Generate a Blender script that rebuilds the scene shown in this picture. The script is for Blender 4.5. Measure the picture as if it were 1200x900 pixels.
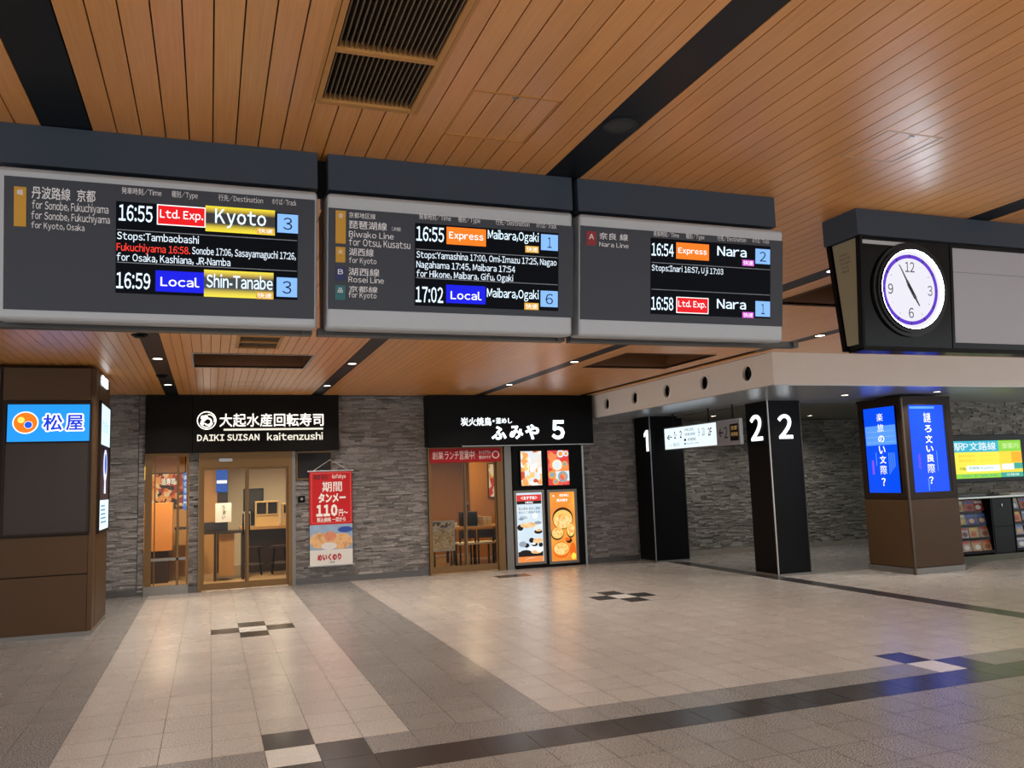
import bpy, math, random
from mathutils import Vector, Matrix
random.seed(7)
for _o in list(bpy.data.objects): bpy.data.objects.remove(_o)
SC = bpy.context.scene
COL = SC.collection

# ------------------------------------------------------------------ camera, world, exposure
F_PX = 981.7
YAW, PITCH, ROLL = math.radians(19.9356), math.radians(6.5142), math.radians(-1.945)
EYE = Vector((0, 0, 1.6))
_cy, _sy, _cp, _sp = math.cos(YAW), math.sin(YAW), math.cos(PITCH), math.sin(PITCH)
CF = Vector((_sy*_cp, _cy*_cp, _sp)); _r0 = Vector((_cy, -_sy, 0)); _u0 = _r0.cross(CF)
CR = math.cos(ROLL)*_r0 + math.sin(ROLL)*_u0
CU = -math.sin(ROLL)*_r0 + math.cos(ROLL)*_u0
cam_d = bpy.data.cameras.new('camera'); cam = bpy.data.objects.new('camera', cam_d); COL.objects.link(cam)
cam_d.sensor_width = 36; cam_d.lens = F_PX/1200*36; cam_d.clip_start = .05
cam.matrix_world = Matrix(((CR.x, CU.x, -CF.x, EYE.x), (CR.y, CU.y, -CF.y, EYE.y), (CR.z, CU.z, -CF.z, EYE.z), (0, 0, 0, 1)))
SC.camera = cam
SC.view_settings.view_transform = 'Standard'; SC.view_settings.look = 'None'
SC.view_settings.gamma = 1; SC.view_settings.use_curve_mapping = False
SC.view_settings.exposure = 0.1
SC.cycles.use_denoising = True
SC.cycles.sample_clamp_indirect = 4
SC.cycles.max_bounces = 8

WORLD_STRENGTH = 1.9
w = bpy.data.worlds.new('world'); SC.world = w; w.use_nodes = True
bg = w.node_tree.nodes['Background']; bg.inputs[0].default_value = (.93, .97, 1.0, 1); bg.inputs[1].default_value = WORLD_STRENGTH
DOWNLIGHT_W = 13.0
FRONT_W = 46.0
DOWNLIGHT_COL = (1.0, .91, .82)
SHOP_W = 60.0

# ------------------------------------------------------------------ helpers
def H(s):
    s = s.lstrip('#'); c = [int(s[i:i+2], 16)/255 for i in (0, 2, 4)]
    return tuple(x/12.92 if x <= .04045 else ((x+.055)/1.055)**2.4 for x in c)

def nmat(name):
    m = bpy.data.materials.new(name); m.use_nodes = True
    nt = m.node_tree; return m, nt, nt.nodes['Principled BSDF']

def mat(name, col, rough=.5, metal=0.0, spec=.5, var=0.0, scale=40, bump=0.0, stretch=(1, 1, 1), island=0.0):
    m, nt, p = nmat(name)
    c = H(col) if isinstance(col, str) else col
    p.inputs['Roughness'].default_value = rough; p.inputs['Metallic'].default_value = metal
    p.inputs['Specular IOR Level'].default_value = spec
    L = nt.links.new
    tc = nt.nodes.new('ShaderNodeTexCoord'); mp = nt.nodes.new('ShaderNodeMapping'); mp.inputs['Scale'].default_value = stretch
    L(tc.outputs['Object'], mp.inputs['Vector'])
    no = nt.nodes.new('ShaderNodeTexNoise'); no.inputs['Scale'].default_value = scale; no.inputs['Detail'].default_value = 4
    L(mp.outputs['Vector'], no.inputs['Vector'])
    mx = nt.nodes.new('ShaderNodeMix'); mx.data_type = 'RGBA'
    mx.inputs[6].default_value = (*[x*(1-var) for x in c], 1); mx.inputs[7].default_value = (*[min(1, x*(1+var)) for x in c], 1)
    L(no.outputs['Fac'], mx.inputs[0])
    out = mx.outputs[2]
    if island:
        g = nt.nodes.new('ShaderNodeNewGeometry'); mr = nt.nodes.new('ShaderNodeMapRange')
        mr.inputs['To Min'].default_value = 1-island; mr.inputs['To Max'].default_value = 1+island
        L(g.outputs['Random Per Island'], mr.inputs['Value'])
        vm = nt.nodes.new('ShaderNodeVectorMath'); vm.operation = 'SCALE'
        L(out, vm.inputs[0]); L(mr.outputs[0], vm.inputs['Scale']); out = vm.outputs[0]
    L(out, p.inputs['Base Color'])
    if bump:
        b = nt.nodes.new('ShaderNodeBump'); b.inputs['Strength'].default_value = bump; b.inputs['Distance'].default_value = .01
        L(no.outputs['Fac'], b.inputs['Height']); L(b.outputs[0], p.inputs['Normal'])
    return m

def emis(name, col, st=1.0, rough=.25, spec=.12, base=.12):
    m, nt, p = nmat(name); c = H(col) if isinstance(col, str) else col
    p.inputs['Base Color'].default_value = (*[x*base for x in c], 1); p.inputs['Roughness'].default_value = rough
    p.inputs['Specular IOR Level'].default_value = spec
    p.inputs['Emission Color'].default_value = (*c, 1); p.inputs['Emission Strength'].default_value = st
    return m

def ramp_emis(name, stops, scale=8, st=1.0, kind='VORONOI', dist=0.0, base=0.15):
    """a backlit or printed picture: cells of colour from a ramp"""
    m, nt, p = nmat(name); L = nt.links.new
    tc = nt.nodes.new('ShaderNodeTexCoord')
    t = nt.nodes.new('ShaderNodeTexVoronoi' if kind == 'VORONOI' else 'ShaderNodeTexNoise'); t.inputs['Scale'].default_value = scale
    no = nt.nodes.new('ShaderNodeTexNoise'); no.inputs['Scale'].default_value = scale*.8; no.inputs['Detail'].default_value = 5
    L(tc.outputs['Object'], no.inputs['Vector'])
    va = nt.nodes.new('ShaderNodeMix'); va.data_type = 'RGBA'; va.inputs[0].default_value = .12
    L(tc.outputs['Object'], va.inputs[6]); L(no.outputs['Color'], va.inputs[7])
    L(va.outputs[2], t.inputs['Vector'])
    sep = nt.nodes.new('ShaderNodeSeparateColor')
    if kind == 'VORONOI': L(t.outputs['Color'], sep.inputs[0]); val = sep.outputs[0]
    else:
        t.inputs['Detail'].default_value = 6; val = t.outputs['Fac']
    r = nt.nodes.new('ShaderNodeValToRGB'); L(val, r.inputs['Fac'])
    cr = r.color_ramp; cr.interpolation = 'LINEAR' if kind != 'VORONOI' else 'CONSTANT'
    while len(cr.elements) < len(stops): cr.elements.new(.5)
    for i, (pos, c) in enumerate(stops):
        cr.elements[i].position = pos; cr.elements[i].color = (*H(c), 1)
    if st:
        L(r.outputs['Color'], p.inputs['Emission Color']); p.inputs['Emission Strength'].default_value = st
    sc = nt.nodes.new('ShaderNodeVectorMath'); sc.operation = 'SCALE'; sc.inputs['Scale'].default_value = base
    L(r.outputs['Color'], sc.inputs[0]); L(sc.outputs[0], p.inputs['Base Color'])
    p.inputs['Roughness'].default_value = .35
    return m

def glass_mat(name, tint='#f4f4f0', amount=.08):
    m = bpy.data.materials.new(name); m.use_nodes = True; nt = m.node_tree; nt.nodes.clear(); L = nt.links.new
    o = nt.nodes.new('ShaderNodeOutputMaterial'); mx = nt.nodes.new('ShaderNodeMixShader')
    fr = nt.nodes.new('ShaderNodeFresnel'); fr.inputs['IOR'].default_value = 1.22
    t = nt.nodes.new('ShaderNodeBsdfTransparent'); t.inputs[0].default_value = (*H(tint), 1)
    g = nt.nodes.new('ShaderNodeBsdfGlossy'); g.inputs['Roughness'].default_value = .03
    L(fr.outputs[0], mx.inputs[0]); L(t.outputs[0], mx.inputs[1]); L(g.outputs[0], mx.inputs[2]); L(mx.outputs[0], o.inputs[0])
    return m

class Plane:
    """a surface in the place: origin o, u to the viewer's right, v up; d is height off the surface"""
    def __init__(s, o, u, v):
        s.o = Vector(o); s.u = Vector(u).normalized(); s.v = Vector(v).normalized(); s.n = s.u.cross(s.v)
    def uv(s, px):
        d = CF + CR*((px[0]-600)/F_PX) - CU*((px[1]-450)/F_PX)
        t = (s.o-EYE).dot(s.n)/d.dot(s.n); q = EYE + d*t - s.o
        return q.dot(s.u), q.dot(s.v)
    def box(s, a, b):
        (u0, v1), (u1, v0) = s.uv(a), s.uv(b); return u0, v0, u1, v1
    def pt(s, u, v, d=0): return s.o + s.u*u + s.v*v + s.n*d

def PY(y): return Plane((0, y, 0), (1, 0, 0), (0, 0, 1))          # faces the viewer
def PXl(x): return Plane((x, 0, 0), (0, -1, 0), (0, 0, 1))        # faces left
def PXr(x): return Plane((x, 0, 0), (0, 1, 0), (0, 0, 1))         # faces right
def zoomer(ox, oy, s): return lambda x, y: (ox+x/s, oy+y/s)

_tx = bpy.data.curves.new('text', 'FONT'); _to = bpy.data.objects.new('text', _tx); _ts = bpy.data.scenes.new('lettering'); _ts.collection.objects.link(_to)
_glyphs = {}
def _glyph_raw(ch, bold, ext, res):
    _tx.body = chr(ord(ch)+0xFEE0) if 33 <= ord(ch) <= 126 and ch != '-' else ch   # sans letterforms of the built-in fallback face
    _tx.offset = bold; _tx.extrude = ext; _tx.resolution_u = res; _tx.size = 1
    _ts.view_layers[0].update(); dg = _ts.view_layers[0].depsgraph
    me = bpy.data.meshes.new_from_object(_to.evaluated_get(dg))
    r_ = ([v.co.copy() for v in me.vertices], [tuple(p.vertices) for p in me.polygons], sum(p.area for p in me.polygons)); bpy.data.meshes.remove(me)
    return r_
def glyph(ch, bold, ext, res):
    k = (ch, bold, ext, res)
    if k not in _glyphs:
        vs, fs, ar = _glyph_raw(ch, bold, ext, res)
        if bold > 0 and ord(ch) > 127:
            v0, f0, a0 = _glyph_raw(ch, 0, ext, res)
            if len(fs) < len(f0) or ar < a0:      # a dense character: thicken by overlaying shifted outlines
                vs, fs = [], []
                for q in range(6):
                    b = len(vs); dx, dy = bold*math.cos(q*math.pi/3), bold*math.sin(q*math.pi/3)
                    vs += [Vector((v.x+dx, v.y+dy, v.z+(0 if ext else .0002*q))) for v in v0]; fs += [tuple(i+b for i in f) for f in f0]
        _glyphs[k] = (vs, fs)
    return _glyphs[k]
def text_mesh(s, bold=0.0, ext=0.0, res=2):
    V, F, x = [], [], 0.0
    for ch in s:
        if ch == ' ': x += .30; continue
        vs, fs = glyph(ch, bold, ext, res)
        if not vs: x += .5; continue
        latin = ord(ch) < 127
        x0 = min(v.x for v in vs); wdt = max(v.x for v in vs)-x0
        b = len(V); dx = x-x0 if latin else x
        V += [Vector((v.x+dx, v.y, v.z)) for v in vs]; F += [tuple(i+b for i in f) for f in fs]
        x += wdt+.075 if latin else 1.0
    return V, F

class MB:
    def __init__(s): s.v = []; s.f = []; s.m = []
    def add(s, vs, fs, mi=0):
        b = len(s.v); s.v += [Vector(v) for v in vs]; s.f += [tuple(i+b for i in f) for f in fs]; s.m += [mi]*len(fs); return s
    def hexa(s, p, mi=0):
        return s.add(p, [(0, 3, 2, 1), (4, 5, 6, 7), (0, 1, 5, 4), (1, 2, 6, 5), (2, 3, 7, 6), (3, 0, 4, 7)], mi)
    def box(s, x0, x1, y0, y1, z0, z1, mi=0):
        return s.hexa([(x0, y0, z0), (x1, y0, z0), (x1, y1, z0), (x0, y1, z0), (x0, y0, z1), (x1, y0, z1), (x1, y1, z1), (x0, y1, z1)], mi)
    def slab(s, P, b, d0, d1, mi=0):
        u0, v0, u1, v1 = b
        return s.hexa([P.pt(u0, v0, d0), P.pt(u1, v0, d0), P.pt(u1, v1, d0), P.pt(u0, v1, d0), P.pt(u0, v0, d1), P.pt(u1, v0, d1), P.pt(u1, v1, d1), P.pt(u0, v1, d1)], mi)
    def frame(s, P, b, t, d0, d1, mi=0):
        u0, v0, u1, v1 = b
        s.slab(P, (u0, v0, u0+t, v1), d0, d1, mi); s.slab(P, (u1-t, v0, u1, v1), d0, d1, mi)
        s.slab(P, (u0+t, v0, u1-t, v0+t), d0, d1, mi); s.slab(P, (u0+t, v1-t, u1-t, v1), d0, d1, mi); return s
    def disc(s, P, u, v, r, d0, d1, mi=0, n=48, ry=None):
        ry = ry or r; a = [2*math.pi*i/n for i in range(n)]
        vs = [P.pt(u+r*math.cos(t), v+ry*math.sin(t), d) for d in (d0, d1) for t in a]
        fs = [tuple(range(n-1, -1, -1)), tuple(range(n, 2*n))] + [(i, (i+1) % n, n+(i+1) % n, n+i) for i in range(n)]
        return s.add(vs, fs, mi)
    def ring(s, P, u, v, r0, r1, d0, d1, mi=0, n=64, a0=0, a1=2*math.pi):
        full = abs(a1-a0-2*math.pi) < 1e-6; k = n if full else n+1
        vs = []
        for i in range(k):
            t = a0+(a1-a0)*i/n
            for r, d in ((r0, d0), (r1, d0), (r1, d1), (r0, d1)): vs.append(P.pt(u+r*math.cos(t), v+r*math.sin(t), d))
        fs = []
        for i in range(n):
            j = (i+1) % k
            for q in range(4): fs.append((4*i+q, 4*j+q, 4*j+(q+1) % 4, 4*i+(q+1) % 4))
        return s.add(vs, fs, mi)
    def bar(s, P, a, b, w0, w1, d0, d1, mi=0):
        a, b = Vector(a), Vector(b); t = (b-a).normalized(); n = Vector((-t.y, t.x))
        q = [a-n*w0/2, b-n*w1/2, b+n*w1/2, a+n*w0/2]
        return s.hexa([P.pt(x.x, x.y, d0) for x in q]+[P.pt(x.x, x.y, d1) for x in q], mi)
    def poly(s, P, pts, d0, d1, mi=0):
        n = len(pts); vs = [P.pt(x, y, d) for d in (d0, d1) for x, y in pts]
        return s.add(vs, [tuple(range(n-1, -1, -1)), tuple(range(n, 2*n))]+[(i, (i+1) % n, n+(i+1) % n, n+i) for i in range(n)], mi)
    def text(s, P, t, b, d=.001, mi=0, bold=.0, ext=0.0, res=2):
        u0, v0, u1, v1 = b; vs, fs = text_mesh(t, bold, ext, res)
        if not vs: return s
        xs = [v.x for v in vs]; ys = [v.y for v in vs]; X0, X1, Y0, Y1 = min(xs), max(xs), min(ys), max(ys)
        zz = max(v.z for v in vs) or 1
        q = []
        for v in vs:
            dd = d + ((ext if v.z > 0 else 0) if ext else v.z)
            q.append(P.pt(u0+(v.x-X0)/(X1-X0)*(u1-u0), v0+(v.y-Y0)/(Y1-Y0)*(v1-v0), dd))
        return s.add(q, fs, mi)
    def textem(s, P, t, b, em, d=.001, mi=0, bold=0.0, dv=0.0):
        u0, v0, u1, v1 = b; vs, fs = text_mesh(t, bold)
        X0, X1 = min(v.x for v in vs), max(v.x for v in vs); base = (v0+v1)/2-.36*em+dv
        return s.add([P.pt(u0+(v.x-X0)/(X1-X0)*(u1-u0), base+v.y*em, d+v.z) for v in vs], fs, mi)
    def outlined(s, P, t, b, w_, d, mi_out, mi_in, bold):
        for k in range(12):
            dx, dy = w_*math.cos(k*math.pi/6), w_*math.sin(k*math.pi/6)
            s.text(P, t, (b[0]+dx, b[1]+dy, b[2]+dx, b[3]+dy), d+.0001*k, mi_out, bold)
        return s.text(P, t, b, d+.003, mi_in, bold)
    def tube(s, pts, r, mi=0, n=8):
        pts = [Vector(p) for p in pts]; vs = []; fs = []
        for i, p in enumerate(pts):
            t = (pts[min(i+1, len(pts)-1)]-pts[max(i-1, 0)]).normalized()
            a = t.orthogonal().normalized(); c = t.cross(a)
            if i and (a-pa).length > 1.2: pass
            pa = a
            for k in range(n): vs.append(p+(a*math.cos(2*math.pi*k/n)+c*math.sin(2*math.pi*k/n))*r)
        for i in range(len(pts)-1):
            for k in range(n): fs.append((i*n+k, i*n+(k+1) % n, (i+1)*n+(k+1) % n, (i+1)*n+k))
        fs += [tuple(range(n-1, -1, -1)), tuple((len(pts)-1)*n+k for k in range(n))]
        return s.add(vs, fs, mi)
    def build(s, name, mats, parent=None, bevel=0.0, smooth=False):
        me = bpy.data.meshes.new(name); off = Vector((0, 0, 0)); q = parent
        while q is not None: off += q.location; q = q.parent
        me.from_pydata([v-off for v in s.v], [], s.f)
        if not isinstance(mats, (list, tuple)): mats = [mats]
        for m in mats: me.materials.append(m)
        me.polygons.foreach_set('material_index', s.m)
        if smooth: me.polygons.foreach_set('use_smooth', [True]*len(me.polygons))
        me.update()
        o = bpy.data.objects.new(name, me); COL.objects.link(o)
        if parent is not None: o.parent = parent
        if bevel:
            b = o.modifiers.new('bevel', 'BEVEL'); b.width = bevel; b.segments = 3; b.limit_method = 'ANGLE'
        return o

def tag(o, label=None, cat=None, group=None, kind=None):
    if label: o['label'] = label
    if cat: o['category'] = cat
    if group: o['group'] = group
    if kind: o['kind'] = kind
    return o
def thing(name, label, cat, loc=(0, 0, 0), group=None, kind=None):
    o = bpy.data.objects.new(name, None); COL.objects.link(o); o.location = loc; o.empty_display_size = .1
    return tag(o, label, cat, group, kind)
def struct(mb, name, mats, label=None, cat=None, bevel=0):
    o = mb.build(name, mats, None, bevel); return tag(o, label, cat, None, 'structure')
def dup(root, loc):
    r = root.copy(); COL.objects.link(r); r.location = loc
    for ch in list(root.children):
        c = ch.copy(); COL.objects.link(c); c.parent = r
        for g in list(ch.children):
            d = g.copy(); COL.objects.link(d); d.parent = c
    return r

# ------------------------------------------------------------------ materials
M = {}
def wood_ceiling():
    m, nt, p = nmat('ceiling_wood'); L = nt.links.new
    tc = nt.nodes.new('ShaderNodeTexCoord'); mp = nt.nodes.new('ShaderNodeMapping'); mp.inputs['Scale'].default_value = (60, 1.2, 1)
    g = nt.nodes.new('ShaderNodeNewGeometry')
    L(tc.outputs['Object'], mp.inputs['Vector'])
    no = nt.nodes.new('ShaderNodeTexNoise'); no.inputs['Scale'].default_value = 3; no.inputs['Detail'].default_value = 6; no.noise_dimensions = '4D'
    ml = nt.nodes.new('ShaderNodeMath'); ml.operation = 'MULTIPLY'; ml.inputs[1].default_value = 50
    L(g.outputs['Random Per Island'], ml.inputs[0]); L(ml.outputs[0], no.inputs['W']); L(mp.outputs[0], no.inputs['Vector'])
    r = nt.nodes.new('ShaderNodeValToRGB'); r.color_ramp.elements[0].position = .3; r.color_ramp.elements[1].position = .75
    r.color_ramp.elements[0].color = (*H('#d48d44'), 1); r.color_ramp.elements[1].color = (*H('#e6a55a'), 1)
    L(no.outputs['Fac'], r.inputs['Fac'])
    mr = nt.nodes.new('ShaderNodeMapRange'); mr.inputs['To Min'].default_value = .94; mr.inputs['To Max'].default_value = 1.05
    L(g.outputs['Random Per Island'], mr.inputs['Value'])
    sc = nt.nodes.new('ShaderNodeVectorMath'); sc.operation = 'SCALE'; L(r.outputs[0], sc.inputs[0]); L(mr.outputs[0], sc.inputs['Scale'])
    L(sc.outputs[0], p.inputs['Base Color']); p.inputs['Roughness'].default_value = .36; p.inputs['Specular IOR Level'].default_value = .5; p.inputs['Coat Weight'].default_value = 1; p.inputs['Coat Roughness'].default_value = .36
    return m
M['wood'] = wood_ceiling()

def tile(name, c0, c1, rough, grain=110, island=.05):
    m, nt, p = nmat(name); L = nt.links.new
    tc = nt.nodes.new('ShaderNodeTexCoord')
    no = nt.nodes.new('ShaderNodeTexNoise'); no.inputs['Scale'].default_value = grain; no.inputs['Detail'].default_value = 3
    L(tc.outputs['Object'], no.inputs['Vector'])
    r = nt.nodes.new('ShaderNodeValToRGB'); r.color_ramp.elements[0].position = .42; r.color_ramp.elements[1].position = .58
    r.color_ramp.elements[0].color = (*H(c0), 1); r.color_ramp.elements[1].color = (*H(c1), 1); L(no.outputs['Fac'], r.inputs['Fac'])
    g = nt.nodes.new('ShaderNodeNewGeometry'); mr = nt.nodes.new('ShaderNodeMapRange')
    mr.inputs['To Min'].default_value = 1-island; mr.inputs['To Max'].default_value = 1+island; L(g.outputs['Random Per Island'], mr.inputs['Value'])
    sc = nt.nodes.new('ShaderNodeVectorMath'); sc.operation = 'SCALE'; L(r.outputs[0], sc.inputs[0]); L(mr.outputs[0], sc.inputs['Scale'])
    L(sc.outputs[0], p.inputs['Base Color'])
    n2 = nt.nodes.new('ShaderNodeTexNoise'); n2.inputs['Scale'].default_value = 2.2; L(tc.outputs['Object'], n2.inputs['Vector'])
    m2 = nt.nodes.new('ShaderNodeMapRange'); m2.inputs['To Min'].default_value = rough*.85; m2.inputs['To Max'].default_value = rough*1.15
    L(n2.outputs['Fac'], m2.inputs['Value']); L(m2.outputs[0], p.inputs['Roughness'])
    return m
M['t_light'] = tile('tile_light', '#968e86', '#c6beb6', .27)
M['t_grey'] = tile('tile_grey', '#595653', '#a09c98', .27)
M['t_front'] = tile('tile_front', '#5b5753', '#9f9993', .27)
M['t_dark'] = tile('tile_dark', '#343232', '#403d3c', .22)
M['t_white'] = tile('tile_white', '#bdb8b0', '#dcd8d2', .27)
M['grout'] = mat('grout', '#544e48', .8)
M['slate'] = mat('fascia_slate', '#39424e', .5, 0, .2, .05, 8)
M['strip'] = mat('strip_black', '#12161b', .4, 0, .3, .1, 6)
M['black'] = mat('black_panel', '#060607', .45, 0, .12, .15, 12)
M['blackg'] = mat('black_gloss', '#08090a', .14, 0, .14, .1, 8)
M['warmblack'] = mat('warm_black_panel', '#100d0a', .5, 0, .1, .1, 9)
M['silver'] = mat('brushed_aluminium', '#a9adb1', .42, .3, .5, .08, 30, 0, (1, 1, 12))
M['steel'] = mat('steel', '#a8a7a3', .3, .9, .5, .08, 30, 0, (12, 12, 1))
M['face'] = mat('board_face', '#383c45', .35, 0, .25, .05, 5)
M['screen'] = emis('screen_black', '#03060e', .6, .4, .06)
M['divider'] = mat('divider', '#8d97a5', .4)
M['screenblue'] = emis('screen_glow', '#0a1c3a', .6, .15, .5)
M['txt'] = emis('screen_text', '#e4f2ff', 1.0)
M['txtb'] = emis('screen_text_bright', '#d8efff', 1.25)
M['red'] = emis('screen_red', '#e3141c', 1.0)
M['redt'] = emis('screen_red_text', '#ff4030', 1.0)
M['orange'] = emis('screen_orange', '#ff7d1e', 1.0)
M['blue'] = emis('screen_blue', '#0a12e0', 1.0)
M['sky'] = emis('screen_sky', '#86b9ff', 1.0)
M['ink'] = emis('screen_ink', '#0a1830', .5)
M['gold'] = emis('screen_gold', '#e8b040', .9)
M['mag'] = emis('screen_magenta', '#d860d8', .9)
M['white_e'] = emis('screen_white', '#ffffff', 1.1)
def yellow_fade():
    m, nt, p = nmat('screen_yellow_fade'); L = nt.links.new
    tc = nt.nodes.new('ShaderNodeTexCoord'); se = nt.nodes.new('ShaderNodeSeparateXYZ'); L(tc.outputs['Generated'], se.inputs[0])
    r = nt.nodes.new('ShaderNodeValToRGB'); e = r.color_ramp.elements
    e[0].position = 0; e[0].color = (*H('#f4e210'), 1); e[1].position = 1; e[1].color = (*H('#f4e210'), 1)
    for pos, c in ((.16, '#d8c010'), (.34, '#080604'), (.70, '#080604'), (.86, '#c8a812')):
        k = e.new(pos); k.color = (*H(c), 1)
    L(se.outputs['Z'], r.inputs['Fac']); L(r.outputs[0], p.inputs['Emission Color']); p.inputs['Emission Strength'].default_value = 1
    p.inputs['Base Color'].default_value = (.01, .01, .01, 1); p.inputs['Roughness'].default_value = .15
    return m
M['yfade'] = yellow_fade()
M['print'] = mat('printed_grey_white', '#e6e8ec', .5)
M['p_gold'] = mat('printed_gold', '#c8951e', .5)
M['p_navy'] = mat('printed_navy', '#12225e', .5)
M['p_teal'] = mat('printed_teal', '#1e6a72', .5)
M['p_red'] = mat('printed_red', '#8c1520', .5)
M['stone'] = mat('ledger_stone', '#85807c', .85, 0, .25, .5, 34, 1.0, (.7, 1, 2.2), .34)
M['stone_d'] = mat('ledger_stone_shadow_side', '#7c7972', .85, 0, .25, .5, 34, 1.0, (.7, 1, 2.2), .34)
M['plaster'] = mat('bulkhead_paint', '#e6e0d8', .5, 0, .4, .03, 3)
M['soffit'] = mat('soffit_gloss', '#b4bac0', .28, .55, .6, .03, 3)
M['lowceil'] = mat('low_ceiling_paint', '#5e5d4e', .5, 0, .4, .05, 4)
M['brown'] = mat('brown_laminate', '#4d3823', .45, 0, .2, .06, 14, 0, (6, 6, .6))
M['brown2'] = mat('dark_brown_edge', '#2a1e16', .45, 0, .15, .06, 14)
M['panelgrey'] = mat('dark_blank_screen', '#332a25', .3, 0, .2, .05, 3)
M['bronze'] = mat('bronze_metal', '#745632', .35, .6, .5, .08, 20, 0, (1, 1, 6))
M['plinth'] = mat('plinth_metal', '#77746f', .35, .5)
M['glass'] = glass_mat('clear_glass')
M['sign'] = emis('sign_white', '#fff6e8', 1.7)
M['sign_c'] = emis('sign_white_cool', '#eaf4ff', 2.6)
M['num'] = emis('numeral_white', '#f4fbff', 1.6)
M['sign_s'] = emis('sign_white_small', '#f4fbff', 1.4)
M['cream_e'] = emis('sign_cream', '#f3ead8', 1.0)
M['lens'] = emis('lamp_lens', '#fff2dc', 9)
M['dlring'] = mat('lamp_bezel', '#3a3632', .4, .3)
M['deep'] = mat('deep_void', '#050505', .9)
M['shopwood'] = mat('shop_wood', '#a87c48', .45, 0, .4, .2, 5, 0, (3, 3, .4))
M['shoporange'] = mat('orange_wood_wall', '#a06a22', .5, 0, .3, .25, 3, 0, (5, 5, .3))
M['cream'] = mat('cream_wall', '#e0cfae', .6, 0, .3, .04, 3)
M['shopfloor'] = mat('shop_floor', '#8a6e4c', .35, 0, .5, .25, 4, 0, (.4, 4, 1))
M['darkwood'] = mat('dark_wood', '#2a1d14', .4, 0, .4, .15, 10)
M['paper'] = mat('paper_white', '#d8d4cc', .6, 0, .3, .04, 30)
M['inkp'] = mat('ink_black', '#15130f', .6)
M['beige'] = mat('olive_beige_panel', '#8d8468', .5, 0, .4, .04, 6)
M['greyscreen'] = mat('blank_grey_screen', '#a9aab2', .35, 0, .4, .03, 3)

# ------------------------------------------------------------------ setting: floor
XS = [-0.886+.3033*k for k in range(-26, 8)] + [1.235+.3283*k for k in (1, 2)] + [2.22+.285*k for k in range(0, 54)]
YS = [5.575+.3515*k for k in range(-36, 27)]
DARK_ROW, GREY_ROW, WHITE, DK = set(), set(), set(), set()
def ix(x): return min(range(len(XS)), key=lambda i: abs(XS[i]-x))
def iy(y): return min(range(len(YS)), key=lambda i: abs(YS[i]-y))
r_hi, r_lo = iy(5.2235), iy(4.872)
WHITE |= {(ix(.327), r_hi), (ix(5.355), r_hi), (ix(.327), iy(10.145)), (ix(5.07), iy(10.145))}
DK |= {(ix(.327), r_hi+1), (ix(.63), r_hi), (ix(5.355), r_hi+1), (ix(5.64), r_hi)}
for cx, cy_ in ((.327, 10.145), (5.07, 10.145)):
    i, j = ix(cx), iy(cy_); DK |= {(i-1, j), (i+1, j), (i, j+1), (i, j-1)}
DK |= {(ix(4.5), iy(13.3)), (ix(4.5)+1, iy(13.3))}
fl = MB(); g = .002
fl.box(XS[0], XS[-1], YS[0], 14.6, -.06, -.002, 5)
for i in range(len(XS)-1):
    for j in range(len(YS)-1):
        x0, x1, y0, y1 = XS[i]+g, XS[i+1]-g, YS[j]+g, min(YS[j+1], 14.58)-g
        if y1 <= y0: continue
        xc, yc = (x0+x1)/2, (y0+y1)/2
        if (i, j) in WHITE: k = 4
        elif (i, j) in DK: k = 3
        elif j == r_lo and xc > -.3: k = 3
        elif j == r_hi: k = 1
        elif j < r_lo: k = 2
        elif xc < -.886: k = 1
        elif 1.235 < xc < 2.22: k = 1
        elif 7.9 < xc < 8.25: k = 3
        elif xc > 8.25 and yc > 11.0: k = 1
        else: k = 0
        fl.add([(x0, y0, 0), (x1, y0, 0), (x1, y1, 0), (x0, y1, 0)], [(0, 1, 2, 3)], k)
struct(fl, 'floor', [M['t_light'], M['t_grey'], M['t_front'], M['t_dark'], M['t_white'], M['grout']])

# ------------------------------------------------------------------ setting: ceiling of wood planks
ZC = 3.12
STRIPS = [(-.665, -.478), (1.585, 1.772), (4.43, 4.62), (6.47, 6.65)]
HVAC = (.385, .785, 2.02, 3.235)
OPENINGS = [HVAC, (-.186, 1.12, 9.87, 10.98), (4.89, 6.16, 9.24, 10.5), (4.84, 6.1, 5.25, 6.25), (.26, .69, 8.68, 9.46)]
edges = [-.379+.0955*k for k in range(-70, 185)]
edges = [e for e in edges if -7 < e < 17]
ce = MB(); gp = .0026
def plank(a, b):
    """one board from a to b, interrupted where an opening crosses it"""
    y_end = 14.3 if (a+b)/2 < 6.8 else 8.92
    over = [o_ for o_ in OPENINGS if o_[0] < b-.002 and o_[1] > a+.002]
    y = -5.0
    for o_ in sorted(over, key=lambda q: q[2]):
        ce.box(a+gp, b-gp, y, o_[2], ZC, ZC+.018, 0); y = o_[3]
        if o_[0]-a > .012: ce.box(a+gp, o_[0], o_[2], o_[3], ZC, ZC+.018, 0)
        if b-o_[1] > .012: ce.box(o_[1], b-gp, o_[2], o_[3], ZC, ZC+.018, 0)
    ce.box(a+gp, b-gp, y, y_end, ZC, ZC+.018, 0)
for a, b in zip(edges[:-1], edges[1:]):
    parts_ = [(a, b)]
    for s0, s1 in STRIPS:
        new = []
        for p0, p1 in parts_:
            if s1 <= p0 or s0 >= p1: new.append((p0, p1)); continue
            if s0-p0 > .02: new.append((p0, s0))
            if p1-s1 > .02: new.append((s1, p1))
        parts_ = new
    for p0, p1 in parts_: plank(p0, p1)
ce.box(-7, 17, -5, 14.9, 3.62, 3.7, 1)
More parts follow.
